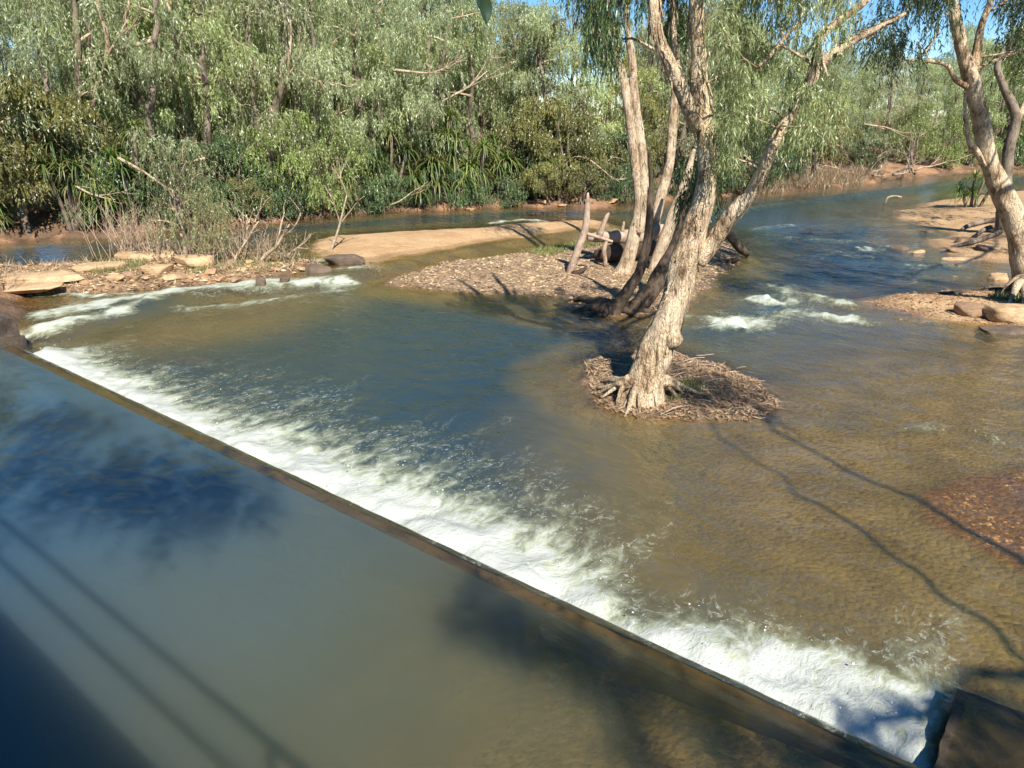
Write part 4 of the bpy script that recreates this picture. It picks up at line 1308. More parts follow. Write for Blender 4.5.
REED = island_mat('dry_reed', [(0.42, 0.32, 0.22), (0.52, 0.40, 0.28), (0.30, 0.21, 0.14), (0.36, 0.24, 0.17)], 0.9)
reed_clump(132, 256, 60, 0.5, 1.75, 'tall pale dry reeds at the left end of the stem thicket on the rock bar', REED, 401)
reed_clump(152, 258, 38, 0.4, 1.4, 'dry reeds between the pale clump and the lime shrub', REED, 402)
reed_clump(205, 262, 40, 0.55, 1.2, 'thin dry stems at the foot of the lime shrub', REED, 403)
reed_clump(238, 260, 40, 0.5, 1.35, 'reddish dry stems left of the leaning dead branches', REED, 404)
reed_clump(275, 258, 30, 0.5, 0.9, 'short dry stems among the leaning dead branches', REED, 405)
reed_clump(376, 279, 8, 0.18, 0.7, 'few thin dry stems at the left tip of the gravel bar', REED, 407, z=0.05)
reed_clump(6, 290, 7, 0.12, 0.9, 'single spindly dry plant at the far left of the rock bar', REED, 408)

# grass: green tufts and the dry grass of the far bank
def grass(name, q, h, wd, mat, lab, bend=0.5):
    n = len(q)
    base = drop(q, -0.02)
    th = rng.uniform(0, 6.28, n)
    hh = h * np.exp(rng.normal(0, 0.3, n))
    d = np.stack([np.cos(th) * bend, np.sin(th) * bend, np.ones(n)], 1)
    V, Q = leaf_quads(base, d, hh, np.full(n, wd), 0.1)
    obj(name, raw_mesh(name, V, [Q], [mat], False), kind='stuff', label=lab)


GRASS = leaf_mat('green_grass', [(0.13, 0.16, 0.04), (0.20, 0.22, 0.07), (0.27, 0.24, 0.10)], 0.3)
DRYG = leaf_mat('dry_grass', [(0.40, 0.28, 0.17), (0.50, 0.37, 0.24), (0.30, 0.20, 0.12)], 0.3)
gp = [inside_pts(poly_px([(520, 254), (580, 243), (620, 240), (600, 250), (545, 262)]), 2600), inside_pts(poly_px([(645, 398), (690, 385), (705, 395), (670, 408)]), 260),
      inside_pts(poly_px([(180, 282), (260, 278), (300, 268), (300, 262), (210, 268)], LV), 1200), inside_pts(poly_px([(90, 285), (140, 280), (150, 270), (100, 272)], LV), 900),
      inside_pts(poly_px([(640, 300), (690, 300), (700, 270), (640, 280)]), 500), inside_pts(poly_px([(985, 308), (1024, 312), (1024, 306), (990, 304)]), 500)]
grass('grass', np.vstack(gp), 0.16, 0.02, GRASS, 'short green grass on the gravel bar and rock bar')
gq = inside_pts(ROCKBAR, 2200)
gq = gq[fbm(v3(gq[:, 0], gq[:, 1]) * 0.9, 2, 8) > -0.05]
grass('straw', gq, 0.22, 0.018, DRYG, 'straw-coloured dry grass between the stones of the left rock bar', 0.6)
dg = np.vstack([bank_point(u, o)[None] for u, o in zip(rng.uniform(752, 872, 5200), rng.uniform(0.0, 2.2, 5200))])
grass('dry_grass', dg, 0.6, 0.035, DRYG, 'dry straw-coloured grass on the far bank at the bend', 0.45)

# brush pile on the far bank
p = bank_point(845, 1.2)
zb = gz(*p)
root = empty('brush_pile', (p[0], p[1], zb), 'tangled grey pile of flood-washed dead branches on the far bank', 'brush pile')
for k in range(26):
    random.seed(500 + k)
    g = Geo()
    c = np.array([random.gauss(0, 2.6), random.uniform(-0.6, 1.4), random.uniform(0, 0.6)])
    d = np.array([random.gauss(0, 1), random.gauss(0, 0.5), random.uniform(-0.1, 0.6)])
    branchy(g, c, d, random.uniform(1.2, 2.6), random.uniform(0.03, 0.08), 2, 500 + k)
    obj('branch', g.mesh('branch', [GREYWOOD, PALEBARK, FARBARK][k % 3]), root)
# ------------------------------------------------------------------ near trees, surveyed limb by limb
def limb_pts(rows, k=0.86):
    """rows of (u, v, Y, width in px) -> points and radii"""
    pts, rad = [], []
    for u, v, Y, w in rows:
        p = at(u, v, Y)
        pts.append(p)
        rad.append(0.5 * k * w * depth_of(p) / F)
    return np.array(pts), np.array(rad)


def flakes(g, pts, rad, n, L=0.28, seed=0):
    """curling shreds of bark standing off a stem"""
    random.seed(seed)
    p, r = catmull(pts, rad, 0.05)
    for k in range(n):
        i = random.randrange(1, len(p) - 2)
        t = unit(p[i + 1] - p[i - 1])
        a = unit(np.cross(t, np.array([random.gauss(0, 1), random.gauss(0, 1), random.gauss(0, 0.3)])))
        s = np.cross(t, a)
        w = random.uniform(0.015, 0.06)
        l = L * random.uniform(0.4, 1.4)
        lift = random.uniform(0.01, 0.07)
        V = []
        for j in range(4):
            f = j / 3
            c = p[i] - t * l * f + a * (r[i] * 1.0 + lift * f * f + 0.008) + s * random.gauss(0, 0.01)
            V += [c + s * w * (1 - 0.4 * f) / 2, c - s * w * (1 - 0.4 * f) / 2]
        g.add(np.array(V), [[0, 1, 3, 2], [2, 3, 5, 4], [4, 5, 7, 6]])


def blobs_px(poly, n, Y0, Y1, r0, r1, seed):
    """n leaf clumps seen inside the outline poly, spread in depth between Y0 and Y1"""
    rg = np.random.default_rng(seed)
    poly = np.array(poly, float)
    out = []
    while len(out) < n:
        u, v = rg.uniform(poly[:, 0].min(), poly[:, 0].max()), rg.uniform(poly[:, 1].min(), poly[:, 1].max())
        if sdist(np.array([u]), np.array([v]), poly)[0] < 0:
            continue
        s = rg.uniform(r0, r1)
        out.append((at(u, v, rg.uniform(Y0, Y1)), (s, s, s * rg.uniform(0.6, 0.9))))
    return out


class NearTree:
    def __init__(s, name, base, label, mat=PAPERBARK):
        s.root = empty(name, base, label, 'tree')
        s.base = np.array(base, float)
        s.skel, s.twigs, s.mat, s.stem0 = [], Geo(), mat, None

    def stem(s, name, rows, sides=20, amp=0.16, freq=5.0, seed=0, nfl=0, kink=0.03, mat=None, step=0.07, label=None, skel=True, extra=None):
        pts, rad = limb_pts(rows)
        g = Geo()
        g.add(*tube(pts, rad, sides, step, amp=amp, freq=freq, seed=seed, kink=kink))
        if extra:
            for e in extra:
                g.add(*e)
        if skel:
            sample(s.skel, pts, rad)
        if nfl:
            flakes(g, pts, rad, nfl, seed=seed)
        if s.stem0 is None and name == 'trunk':
            s.stem0 = (name, g, mat or s.mat)
            return None
        return part(name, g, mat or s.mat, s.root, label=label)

    def leaves(s, blobs, mat, label=None, seed=0, **k):
        random.seed(seed)
        for i, (c, r) in enumerate(blobs):
            limb_to(s.twigs, s.skel, c, 0.03, seed * 1000 + i, 5)
        V, Q, TV, TQ_ = foliage(blobs, k.pop('strands', 30), k.pop('per', 12), k.pop('slen', 0.6), k.pop('leaf', 0.14), k.pop('width', 0.02), **k)
        me = raw_mesh('foliage', np.vstack([V, TV]) - s.base, [Q, TQ_ + len(V)], [mat, TWIG], False, mi=[0, 1])
        return obj('foliage', me, s.root, label=label)

    def done(s):
        if s.stem0:
            nm, g, mt = s.stem0
            if s.twigs.n:
                g.add(np.concatenate(s.twigs.V), np.concatenate(s.twigs.Q), np.concatenate(s.twigs.T))
            part(nm, g, mt, s.root)
        elif s.twigs.n:
            part('twig', s.twigs, PALEBARK, s.root)


# ---- the big paperbark on the islet
b0 = onland(646, 398)
YA = b0[1]
big = NearTree('paperbark_tree', (b0[0], b0[1], b0[2]), 'big gnarled paperbark leaning right on its own leaf-strewn islet')
bulge = (ICO3[0] * (1 + 0.25 * fbm(ICO3[0] * 2.2, 4, 5))[:, None] * [0.17, 0.24, 0.19], ICO3[1])
burl = (bulge[0] + at(672, 338, YA - 0.02), None, bulge[1])
burl2 = (bulge[0] * 0.7 + at(652, 352, YA - 0.16), None, bulge[1])
big.stem('trunk', [(640, 410, YA, 70), (645, 393, YA, 50), (650, 372, YA + 0.05, 41), (658, 345, YA + 0.1, 38), (665, 328, YA + 0.12, 36), (673, 303, YA + 0.15, 33), (684, 268, YA + 0.2, 33), (693, 235, YA + 0.25, 30),
                   (703, 200, YA + 0.3, 25), (709, 158, YA + 0.35, 22), (703, 112, YA + 0.3, 22), (698, 60, YA + 0.25, 20), (695, 5, YA + 0.2, 17), (692, -80, YA + 0.2, 14), (700, -200, YA + 0.3, 9), (715, -330, YA + 0.5, 4)], 30, 0.2, 5, 1, 300, 0.05, step=0.05, extra=[burl])
big.stem('limb', [(697, 262, YA + 0.2, 20), (712, 244, YA + 0.25, 21), (729, 218, YA + 0.1, 19), (748, 196, YA, 17), (762, 170, YA - 0.2, 15), (776, 138, YA - 0.3, 13), (797, 106, YA - 0.3, 11), (818, 68, YA - 0.2, 10), (850, 42, YA, 9), (880, 27, YA + 0.2, 7), (905, 14, YA + 0.4, 4)], 16, 0.18, 5, 2, 90)
big.stem('limb', [(808, 88, YA - 0.3, 9), (818, 60, YA - 0.4, 12), (818, 40, YA - 0.4, 11), (845, 18, YA - 0.3, 9), (870, -5, YA - 0.2, 7), (900, -40, YA, 4)], 12, 0.18, 5, 3, 30)
big.stem('limb', [(698, 128, YA + 0.25, 16), (688, 108, YA + 0.1, 17), (676, 84, YA, 17), (668, 64, YA - 0.05, 16), (657, 34, YA - 0.1, 15), (654, 0, YA - 0.1, 14), (650, -60, YA, 12), (640, -160, YA + 0.2, 8), (620, -280, YA + 0.4, 3)], 18, 0.2, 5, 4, 120)
big.stem('limb', [(676, 60, YA + 0.5, 7), (673, 35, YA + 0.5, 7), (674, 5, YA + 0.5, 6), (682, -60, YA + 0.6, 5), (700, -150, YA + 0.8, 3)], 10, 0.2, 5, 5, 20)
big.stem('limb', [(757, 68, YA - 0.3, 4), (772, 55, YA - 0.35, 4.5), (785, 38, YA - 0.4, 4), (800, 20, YA - 0.4, 3)], 8, 0.15, 6, 6, 0)
for k, (u, v, L) in enumerate([(610, 392, 1), (616, 402, 1), (630, 411, 1), (650, 412, 1), (668, 406, 1), (684, 396, 1), (610, 382, 1)]):
    e_ = onland(u, v)
    s_ = at(644 + 0.35 * (u - 644), 384 - (4 if k % 2 else 0), YA - 0.12)
    g = Geo()
    mid = (s_ + e_) / 2 + np.array([0, 0, 0.04])
    for j in range(3):
        off = np.array([random.gauss(0, 0.10), random.gauss(0, 0.06), 0])
        g.add(*tube([s_ + off * 0.6, mid + off, e_ + off * 1.8 + [0, 0, -0.02]], [0.085, 0.05, 0.018], 8, 0.06, amp=0.3, freq=6, seed=600 + k * 4 + j, kink=0.09))
    part('root', g, PAPERBARK, big.root)
hang = [(716, -90), (850, -90), (845, 20), (812, 50), (842, 95), (836, 135), (806, 150), (770, 150), (740, 160), (722, 165), (720, 120)]
big.leaves(blobs_px(hang, 84, YA - 1.2, YA + 2.0, 0.14, 0.34, 1), LEAF_BRIGHT, seed=11, strands=21, per=12, slen=0.42, leaf=0.125, width=0.0175, droop=0.9, spread=0.5, jitter=0.42)
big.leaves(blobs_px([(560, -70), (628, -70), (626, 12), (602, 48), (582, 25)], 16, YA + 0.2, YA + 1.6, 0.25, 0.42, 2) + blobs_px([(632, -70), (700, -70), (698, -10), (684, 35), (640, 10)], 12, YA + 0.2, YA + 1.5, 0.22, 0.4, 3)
           + blobs_px([(672, 150), (712, 130), (716, 200), (690, 215)], 5, YA + 0.5, YA + 1.0, 0.2, 0.35, 4), LEAF_DARK, seed=12, strands=30, per=12, slen=0.55, leaf=0.14, width=0.02, droop=0.95, spread=0.4, jitter=0.4)  # darker leaf colour paints the shade on these clumps
big.done()

# ---- twin-stemmed paperbark behind it, on the gravel bar
b1 = onland(625, 272)
YB = b1[1]
tw = NearTree('paperbark_tree', tuple(b1), 'slender twin-stemmed pale paperbark on the gravel bar left of the big trunk', PALEBARK)
tw.stem('trunk', [(618, 284, YB, 24), (627, 262, YB, 17), (634, 238, YB, 15), (639, 205, YB, 13), (636, 165, YB, 11.5), (628, 105, YB, 11), (619, 62, YB, 10), (613, 36, YB, 8.5), (606, 0, YB, 7), (596, -70, YB, 5), (590, -130, YB, 2.5)], 16, 0.16, 4, 21, 70)
tw.stem('trunk', [(640, 232, YB - 0.1, 11), (644, 195, YB - 0.1, 11), (642, 155, YB, 11), (636, 105, YB, 11), (632, 60, YB, 9), (627, 20, YB, 7), (630, -50, YB, 5), (640, -120, YB, 3)], 14, 0.16, 4, 22, 60)
tw.leaves(blobs_px([(570, -140), (660, -140), (650, -30), (580, -15)], 24, YB - 1, YB + 1.5, 0.4, 0.65, 6), LEAF_SILVER, seed=14, strands=30, per=11, slen=0.7)
tw.done()
b2 = onland(648, 262)
YC = b2[1] + 0.5
t3 = NearTree('paperbark_tree', tuple(b2), 'single pale stem rising between the twin stems and the big trunk', PALEBARK)
t3.stem('trunk', [(645, 266, YC, 18), (652, 232, YC, 14), (662, 192, YC, 12), (669, 165, YC, 11), (673, 125, YC, 11), (676, 80, YC, 10), (674, 30, YC, 8), (670, -40, YC, 6), (668, -120, YC, 3)], 14, 0.18, 4, 23, 50)
t3.stem('limb', [(648, 285, YC - 1.6, 9), (656, 262, YC - 1.6, 13), (666, 234, YC - 1.7, 14), (678, 204, YC - 1.8, 13), (688, 176, YC - 1.8, 9), (694, 150, YC - 1.8, 4)], 12, 0.15, 4, 24, 0)
t3.leaves(blobs_px([(640, -150), (720, -150), (710, -40), (650, -30)], 16, YC - 1, YC + 1.5, 0.4, 0.65, 7), LEAF_SILVER, seed=15, strands=30, per=11, slen=0.7)
t3.done()
b3 = onland(612, 312)
YD = b3[1]
t4 = NearTree('dead_tree', tuple(b3), 'dark curved trunk rising from black roots left of the big paperbark', DARKBARK)  # trunk and roots coloured dark for the shade of the big tree
t4.stem('trunk', [(610, 320, YD, 20), (616, 308, YD, 17), (626, 293, YD, 14), (640, 270, YD, 12), (647, 240, YD + 0.1, 10), (650, 205, YD + 0.2, 8), (651, 180, YD + 0.3, 5), (650, 150, YD + 0.3, 3)], 14, 0.18, 4, 25)
t4.stem('trunk', [(628, 312, YD + 0.1, 16), (646, 298, YD + 0.3, 19), (660, 276, YD + 0.6, 19), (676, 240, YD + 0.9, 13), (684, 205, YD + 1.0, 6)], 14, 0.2, 4, 26)
for k, (u, v, w) in enumerate([(552, 306, 7), (570, 312, 8), (590, 316, 10), (640, 318, 8), (655, 312, 8), (565, 301, 6), (605, 319, 9)]):
    e_ = onland(u, v)
    c_ = onland(614, 309)
    mid = (e_ + c_) / 2 + [0, 0, 0.10]
    g = Geo()
    r = 0.5 * w * depth_of(e_) / F
    g.add(*tube([c_ + [0, 0, 0.12], mid, e_ + [0, 0, 0.02]], [r * 1.3, r, r * 0.4], 9, 0.12, amp=0.25, freq=4, seed=650 + k, kink=0.08))
    part('root', g, DARKBARK, t4.root)
t4.done()

# ---- paperbarks on the right bank
b4 = onland(1028, 292)
YE = b4[1]
rt = NearTree('paperbark_tree', tuple(b4), 'pale forked paperbark leaning left at the right edge on the near spit')
rt.stem('trunk', [(1032, 302, YE, 40), (1028, 280, YE, 32), (1022, 245, YE, 27), (1012, 212, YE, 25), (1000, 190, YE, 23), (992, 168, YE, 20), (985, 140, YE, 19), (978, 108, YE, 18), (971, 80, YE, 17), (963, 52, YE, 14), (955, 20, YE, 12), (950, -15, YE, 10), (940, -90, YE, 6), (930, -170, YE, 3)], 22, 0.18, 4, 31, 140)
rt.stem('limb', [(971, 82, YE, 12), (976, 58, YE + 0.1, 10), (982, 24, YE + 0.2, 8), (992, 0, YE + 0.3, 7), (1010, -60, YE + 0.5, 5), (1030, -130, YE + 0.6, 2.5)], 12, 0.18, 4, 32, 25)
rt.stem('limb', [(970, 88, YE, 8), (957, 80, YE - 0.2, 6), (948, 66, YE - 0.3, 5), (930, 62, YE - 0.4, 4), (906, 60, YE - 0.5, 2.5)], 8, 0.15, 5, 33, 0)
rt.stem('limb', [(984, 166, YE - 0.1, 7), (977, 152, YE - 0.15, 7), (969, 140, YE - 0.2, 6), (965, 115, YE - 0.2, 4.5), (964, 92, YE - 0.2, 3)], 8, 0.15, 5, 34, 12)
for k, (u, v) in enumerate([(1000, 296), (1008, 304), (1025, 312), (1050, 306), (1015, 292)]):
    e_ = onland(u, v)
    s_ = at(1024, 278, YE - 0.1)
    g = Geo()
    g.add(*tube([s_, (s_ + e_) / 2 + [0, 0, 0.06], e_ + [0, 0, -0.02]], [0.17, 0.10, 0.03], 9, 0.12, amp=0.25, freq=5, seed=670 + k, kink=0.06))
    part('root', g, PAPERBARK, rt.root)
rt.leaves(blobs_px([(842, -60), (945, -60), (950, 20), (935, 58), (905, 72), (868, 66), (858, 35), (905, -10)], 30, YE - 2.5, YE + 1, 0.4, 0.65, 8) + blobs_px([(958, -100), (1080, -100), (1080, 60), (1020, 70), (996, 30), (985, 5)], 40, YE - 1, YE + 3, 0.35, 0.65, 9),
          LEAF_DARK, seed=16, strands=22, per=11, slen=0.6, leaf=0.15, width=0.028, droop=0.8, spread=0.5)  # backlit shade of these clumps put into a darker leaf colour
rt.leaves(blobs_px([(960, -420), (1150, -420), (1200, -100), (1000, -100)], 16, YE - 2, YE + 3, 0.6, 0.95, 10), LEAF_SILVER, seed=17, strands=26, per=10, slen=0.8, leaf=0.19, width=0.034)
rt.done()
b5 = onland(1008, 232)
YF = b5[1]
rf = NearTree('paperbark_tree', tuple(b5), 'darker crooked paperbark behind the forked one at the right edge')
rf.stem('trunk', [(1002, 240, YF, 20), (1003, 215, YF, 16), (1006, 182, YF, 13), (1009, 152, YF, 12), (1016, 120, YF, 11), (1011, 103, YF, 10), (1003, 86, YF, 8), (997, 68, YF, 7), (1003, 52, YF, 7), (1016, 36, YF, 6), (1040, 10, YF, 5), (1060, -40, YF, 3)], 14, 0.2, 3.5, 35, 40, mat=FARBARK)
rf.stem('limb', [(1014, 122, YF, 9), (1022, 110, YF, 8), (1040, 70, YF, 6), (1050, 0, YF, 4)], 10, 0.2, 3.5, 36)
rf.leaves(blobs_px([(1000, 30), (1120, -60), (1120, 130), (1040, 140), (1012, 110)], 26, YF - 0.5, YF + 3, 0.6, 0.95, 12), LEAF_LIME, seed=18, strands=30, per=10, slen=0.5, leaf=0.17, width=0.04, droop=0.6)
rf.leaves(blobs_px([(960, -300), (1200, -300), (1250, -40), (1000, -40)], 34, YF - 2, YF + 3, 0.7, 1.1, 13), LEAF_SILVER, seed=19, strands=26, per=10, slen=0.8, leaf=0.2, width=0.036)
rf.done()


# ---- dead wood on the gravel bar and spits
def wood(name, rows, lab, cat, mat=GREYWOOD, sides=12, amp=0.18, seed=0, extra=(), kink=0.04):
    pts, rad = limb_pts(rows)
    o0 = pts[0]
    g = Geo()
    g.add(*tube(pts - o0, rad, sides, 0.1, amp=amp, freq=4, seed=seed, kink=kink))
    for rws in extra:
        p2, r2 = limb_pts(rws)
        g.add(*tube(p2 - o0, r2, 8, 0.1, amp=amp, freq=4, seed=seed + 1, kink=kink))
    o = obj(name, g.mesh(name, mat), label=lab, cat=cat)
    o.location = o0
    return o


q = onland(600, 262)
YL = q[1]
LOG = wood('fallen_log', [(588, 238, YL, 7), (596, 237, YL, 12), (612, 238, YL, 15), (632, 236, YL + 0.1, 17), (652, 233, YL + 0.3, 17), (678, 228, YL + 0.5, 12)], 'thick broken hollow log lying across the gravel bar behind the twin stems', 'log', GREYWOOD, 14, 0.35, 41,
           [[(622, 232, YL, 5), (622, 226, YL, 4), (623, 220, YL, 2)], [(646, 228, YL + .2, 6), (650, 218, YL + .2, 3)]], 0.1)
pl, rl = limb_pts([(594, 254, YL - 0.05, 9), (602, 255, YL - 0.05, 17), (620, 253, YL, 19), (642, 249, YL + 0.2, 21), (668, 245, YL + 0.4, 15)])
g = Geo()
g.add(*tube(pl - np.array(LOG.location), rl, 14, 0.1, amp=0.4, freq=4, seed=52, kink=0.1))
obj('shaded_side', g.mesh('shaded_side', DARKBARK), LOG)  # dark lower tube paints the shade of the log's hollow front
YS = onland(570, 272)[1]
wood('dead_stump', [(568, 276, YS, 8), (576, 254, YS, 9), (584, 232, YS, 8.5), (587, 208, YS, 7), (588, 193, YS, 2.5)], 'tall thin grey dead stake leaning right on the gravel bar', 'dead stake', GREYWOOD, 10, 0.2, 42, [[(585, 233, YS, 4), (596, 236, YS - 0.1, 4), (612, 242, YS - 0.2, 3)]])
wood('dead_stump', [(599, 236, YL - 0.3, 8), (603, 225, YL - 0.3, 6), (607, 215, YL - 0.3, 5), (611, 211, YL - 0.3, 2)], 'short curved dead snag standing on the thick log', 'dead stake', GREYWOOD, 9, 0.2, 43)
wood('dead_stump', [(605, 266, YL - 0.7, 4.5), (605, 252, YL - 0.7, 5), (606, 238, YL - 0.7, 3)], 'short upright stick in front of the thick log', 'dead stake', GREYWOOD, 8, 0.15, 44)
wood('fallen_log', [(572, 273, YS - 0.2, 4), (580, 272, YS - 0.3, 6), (587, 268, YS - 0.3, 3)], 'small black chunk of wood at the foot of the thin stake', 'log', DARKBARK, 8, 0.2, 45)
YR = onland(742, 256)[1]
wood('fallen_log', [(722, 228, YR, 8), (730, 236, YR, 10), (740, 248, YR - 0.2, 10), (749, 255, YR - 0.3, 6)], 'black dead stub sticking out over the water right of the big trunk', 'log', DARKBARK, 10, 0.25, 46, [[(742, 250, YR - 0.2, 4), (748, 242, YR - 0.2, 2)]])
YQ = onland(720, 262)[1]
wood('fallen_log', [(690, 258, YQ, 8), (708, 263, YQ, 9), (725, 262, YQ, 8), (740, 258, YQ, 5)], 'dark log lying at the waterline right of the big trunk', 'log', DARKBARK, 10, 0.25, 47)
wood('branch_or_shadow_strip', [(1012, 290, onland(1012, 290)[1], 5), (985, 291, onland(985, 291)[1], 5), (950, 294, onland(950, 294)[1], 5.5), (925, 294, onland(925, 294)[1], 4), (905, 293, onland(905, 293)[1], 2.5)], 'long thin black strip of painted shadow along the back of the near spit', 'branch', DARKBARK, 8, 0.2, 48)  # dark strip modelled in place of a cast shadow
wood('branch_or_shadow_strip', [(884, 205, 42, 2), (888, 198, 42, 2.5), (895, 195.5, 42, 2.2), (901, 197, 42, 1.6)], 'small pale arched branch sticking out of the far water', 'branch', PALEBARK, 7, 0.15, 49)
for k, rows in enumerate([[(962, 232), (970, 228), (985, 224), (998, 222)], [(975, 240), (985, 232), (1000, 230)], [(952, 250), (975, 244), (1000, 236)]]):
    rw = []
    for i, (u, v) in enumerate(rows):
        p = onland(u, v)
        rw.append((u, v - 3, p[1], [3, 5, 6, 6][i]))
    wood('exposed_root', rw, ['upper', 'middle', 'lower'][k] + ' dark root crawling over the shaded shelf at right', 'root', FARBARK, 8, 0.2, 60 + k)
# ---- the tree over the bridge: one leaf hangs into the picture, its crown shades the near corner
SX = np.array([0.33, -0.97])          # towards the sun, per metre of height
g0 = (8.4, -0.2)
ov = NearTree('overhanging_tree', (*g0, gz(*g0)), 'tree beside the bridge whose dark green leaf dangles at the top of the picture')
stems = [([(8.4, -0.2, 0.3), (8.35, -0.1, 4.0), (8.55, -0.3, 8.0), (8.4, 0.1, 11.0), (8.2, 0.2, 14.0)], [0.075, 0.06, 0.05, 0.04, 0.015]),
         ([(8.2, -0.4, 0.3), (7.5, -0.5, 3.5), (7.35, -0.7, 7.5), (7.5, -0.5, 10.5), (7.3, -0.2, 13.5)], [0.065, 0.055, 0.045, 0.035, 0.015]),
         ([(7.4, -0.7, 6.5), (6.2, -2.2, 7.6), (5.2, -3.4, 8.4), (4.2, -4.4, 8.9)], [0.08, 0.05, 0.03, 0.01])]
for pts_, rad_ in stems:
    gg = Geo()
    gg.add(*tube(pts_, rad_, 14, 0.2, amp=0.15, seed=71, kink=0.2))
    sample(ov.skel, pts_, rad_)
    part('trunk' if rad_[0] > 0.15 else 'limb', gg, PAPERBARK, ov.root)
tgt = []
rg = np.random.default_rng(4)
for k in range(42):
    u, v = [(rg.uniform(610, 960), rg.uniform(650, 790)), (rg.uniform(940, 1100), rg.uniform(680, 800)), (rg.uniform(455, 640), rg.uniform(575, 640)), (rg.uniform(870, 985), rg.uniform(680, 752))][0 if k < 17 else (1 if k < 28 else (2 if k < 40 else 3))]
    if k < 17:
        v = max(v, 655 + (u - 610) * 0.36)
    if 40 > k >= 28:
        v = 568 + (u - 455) * 0.45 + rg.uniform(0, 45)
    w = P(u, v, 0.4)
    hgt = rg.uniform(6.5, 9.5)
    if 40 > k >= 28:
        hgt = rg.uniform(8, 9.5)
    s = rg.uniform(0.14, 0.30)
    tgt.append((np.array([w[0] + SX[0] * hgt, w[1] + SX[1] * hgt, 0.4 + hgt]), (s, s, s * 0.6)))
for k in range(16):
    s = rg.uniform(0.35, 0.6)
    tgt.append((np.array([rg.uniform(7, 9), rg.uniform(-0.8, 0.8), rg.uniform(12, 14.3)]), (s, s, s * 0.6)))
ov.leaves(tgt, LEAF_SILVER, seed=20, strands=19, per=9, slen=0.4, leaf=0.15, width=0.03)
p0, p1 = at(486, -40, 2.6), at(485, -6, 2.6)
gg = Geo()
br0 = np.array([4.2, -4.4, 8.9])
gg.add(*tube([br0, (br0 + p0) / 2 + [0, 0.5, 0.4], p0 + [0, 0, 0.6], p0, p1], [0.008, 0.006, 0.005, 0.004, 0.003], 5, 0.2))
part('hanging_twig', gg, TWIG, ov.root)
V, Q = [], []
for k, (u, v, L, ang) in enumerate([(485, -6, 0.086, 0.05), (484, -9, 0.06, -0.15)]):
    c = at(u, v, 2.6 + 0.02 * k)
    n = len(V)
    for i in range(7):
        t = i / 6
        w = 0.019 * math.sin(math.pi * (0.08 + 0.92 * t) ** 0.9) + 0.001
        ctr = c + np.array([math.sin(ang) * L * t, 0.012 * math.sin(3 * t), -math.cos(ang) * L * t])
        V += [ctr + [w, 0.004, 0], ctr + [0, -0.003, 0], ctr + [-w, 0.004, 0]]
    for i in range(6):
        Q += [[n + 3 * i, n + 3 * i + 1, n + 3 * i + 4, n + 3 * i + 3], [n + 3 * i + 1, n + 3 * i + 2, n + 3 * i + 5, n + 3 * i + 4]]
obj('hanging_leaf', raw_mesh('hanging_leaf', np.array(V) - np.array(ov.root.location), [np.array(Q)], [LEAF_NEAR], True), ov.root)
ov.done()

# ---- the bank tree at the left end of the bridge, whose crown shades the far part of the pool
lt_xy = an(12.5, -7.5)[:2]
lt = NearTree('bank_tree', (*lt_xy, gz(*lt_xy)), 'large paperbark in the pool above the bridge, beyond the left edge')
top = [(*lt_xy, gz(*lt_xy) - 0.2), (lt_xy[0] + 0.3, lt_xy[1] - 0.3, 4), (lt_xy[0] + 2.0, lt_xy[1] + 0.2, 7.5), (lt_xy[0] + 4.5, lt_xy[1] + 0.6, 9.5)]
gg = Geo()
gg.add(*tube(top, [0.4, 0.32, 0.2, 0.06], 14, 0.25, amp=0.15, seed=72))
sample(lt.skel, top, [0.4, 0.32, 0.2, 0.06])
part('trunk', gg, PAPERBARK, lt.root)
tgt = []
for k in range(150):
    u, v = rg.uniform(-260, 230), rg.uniform(372, 540)
    lo_ = 372 + 0.55 * max(u, -60)
    v = lo_ + rg.uniform(0, 1) ** 1.4 * max(500 - lo_, 20) + (20 if u < 60 else 0)
    w = P(u, v, 0.4)
    hgt = rg.uniform(7, 11.5)
    s = rg.uniform(0.5, 0.85)
    tgt.append((np.array([w[0] + SX[0] * hgt, w[1] + SX[1] * hgt, 0.4 + hgt]), (s, s, s * 0.7)))
lt.leaves(tgt, LEAF_SILVER, seed=21, strands=6, per=9, slen=0.6, leaf=0.2, width=0.05)
lt.done()

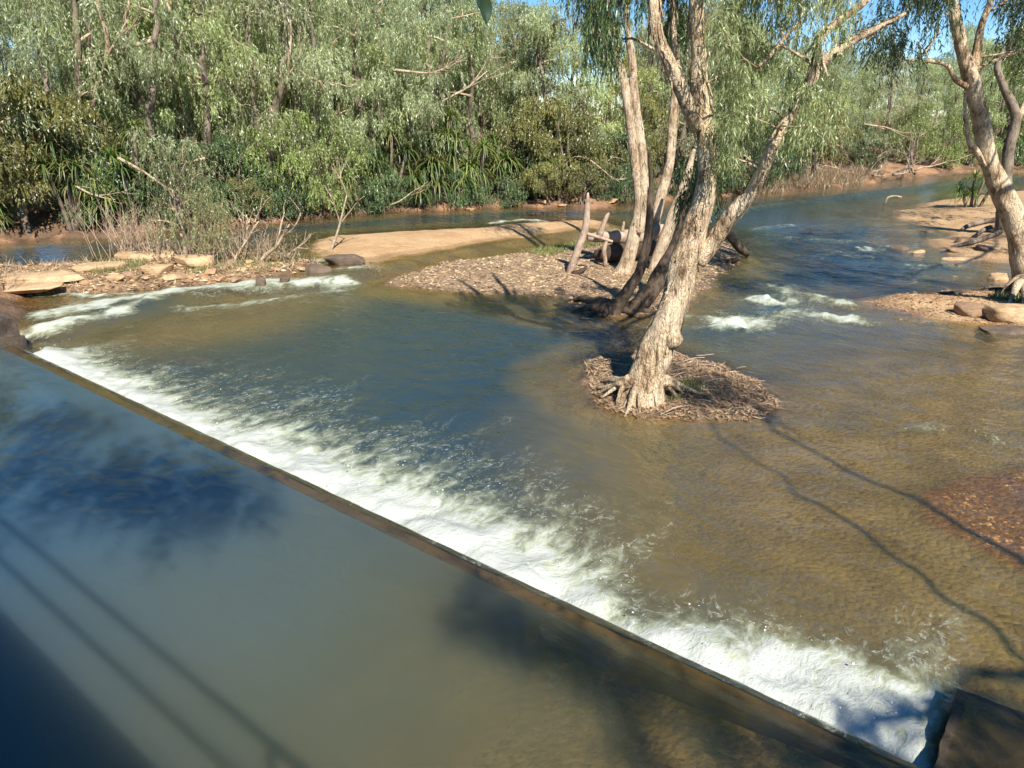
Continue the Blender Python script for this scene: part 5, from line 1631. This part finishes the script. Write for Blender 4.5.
# ---- trees of the right bank beyond the right edge: their crowns shade the blue reach of the river
for t_, (xy, reg, lab) in enumerate([((15.2, 13.4), [(700, 232), (900, 232), (925, 262), (860, 286), (720, 290), (690, 262)], 'broad paperbark on the right bank beyond the right edge')]):
    rb_ = NearTree('bank_tree', (*xy, gz(*xy)), lab)
    top = [(*xy, gz(*xy) - 0.2), (xy[0] - 0.3, xy[1] + 0.1, 4), (xy[0] - 1.2, xy[1] + 0.4, 8), (xy[0] - 2.2, xy[1] + 0.5, 11)]
    gg = Geo()
    gg.add(*tube(top, [0.4, 0.32, 0.2, 0.06], 14, 0.25, amp=0.15, seed=74 + t_))
    sample(rb_.skel, top, [0.4, 0.32, 0.2, 0.06])
    part('trunk', gg, PAPERBARK, rb_.root)
    tgt = []
    for c_, r_ in blobs_px([(935, 232), (1010, 228), (1015, 262), (950, 262)], 9, 20, 20.1, 0.4, 0.7, 97) + blobs_px(reg, 70 if t_ == 0 else 26, 20, 20.1, 0.4, 0.85, 90 + t_):
        d_ = unit(c_ - CAM)
        w = CAM + d_ * (-CAM[2] / d_[2])
        hgt = rg.uniform(8, 12)
        q = np.array([w[0] + SX[0] * hgt, w[1] + SX[1] * hgt, hgt])
        if abs(q[0]) / depth_of(q) < 0.75:
            continue
        tgt.append((q, r_))
    rb_.leaves(tgt, LEAF_SILVER, seed=23 + t_, strands=30, per=9, slen=0.6, leaf=0.2, width=0.045)
    rb_.done()

# ------------------------------------------------------------------ light, sky, camera
to_sun = np.array([SX[0], SX[1], 1.0])
to_sun = to_sun / np.linalg.norm(to_sun)
elev = math.asin(to_sun[2])
ld = bpy.data.lights.new('sun', 'SUN')
ld.energy = 5.0
ld.angle = math.radians(0.53)
ld.color = (1.0, 0.95, 0.86)
lo = bpy.data.objects.new('sun', ld)
COL.objects.link(lo)
lo.location = (0, -10, 30)
lo.rotation_euler = Vector(to_sun.tolist()).to_track_quat('Z', 'Y').to_euler()
wd = bpy.data.worlds.new('World')
scene.world = wd
wd.use_nodes = True
nt = wd.node_tree
nt.nodes.clear()
sk = nt.nodes.new('ShaderNodeTexSky')
sk.sky_type = 'NISHITA'
sk.sun_disc = False
sk.sun_elevation = elev
sk.sun_rotation = math.atan2(to_sun[0], to_sun[1])
sk.air_density = 0.8
sk.altitude = 800
sk.dust_density = 0.0
sk.ozone_density = 2.2
bg = nt.nodes.new('ShaderNodeBackground')
bg.inputs['Strength'].default_value = 0.078
wo = nt.nodes.new('ShaderNodeOutputWorld')
hs = nt.nodes.new('ShaderNodeHueSaturation')
hs.inputs['Saturation'].default_value = 1.35
hs.inputs['Value'].default_value = 1.15
nt.links.new(sk.outputs[0], hs.inputs['Color'])
nt.links.new(hs.outputs[0], bg.inputs[0])
nt.links.new(bg.outputs[0], wo.inputs[0])

cd = bpy.data.cameras.new('camera')
cd.sensor_width = 36.0
cd.lens = F / W * 36.0
cd.clip_end = 2000
cd.clip_start = 0.05
cam = bpy.data.objects.new('camera', cd)
COL.objects.link(cam)
cam.location = CAM.tolist()
cam.rotation_euler = (math.pi / 2 - PITCH, 0, 0)
scene.camera = cam
vs = scene.view_settings
vs.view_transform = 'Standard'
vs.look = 'None'
vs.exposure = 0.85
vs.gamma = 1.0
vs.use_curve_mapping = False
scene.cycles.max_bounces = 8
scene.cycles.diffuse_bounces = 3
scene.cycles.glossy_bounces = 3
scene.cycles.transmission_bounces = 4
scene.cycles.transparent_max_bounces = 8
scene.cycles.caustics_reflective = False
scene.cycles.caustics_refractive = False
scene.cycles.use_denoising = True
scene.cycles.sample_clamp_indirect = 6.0
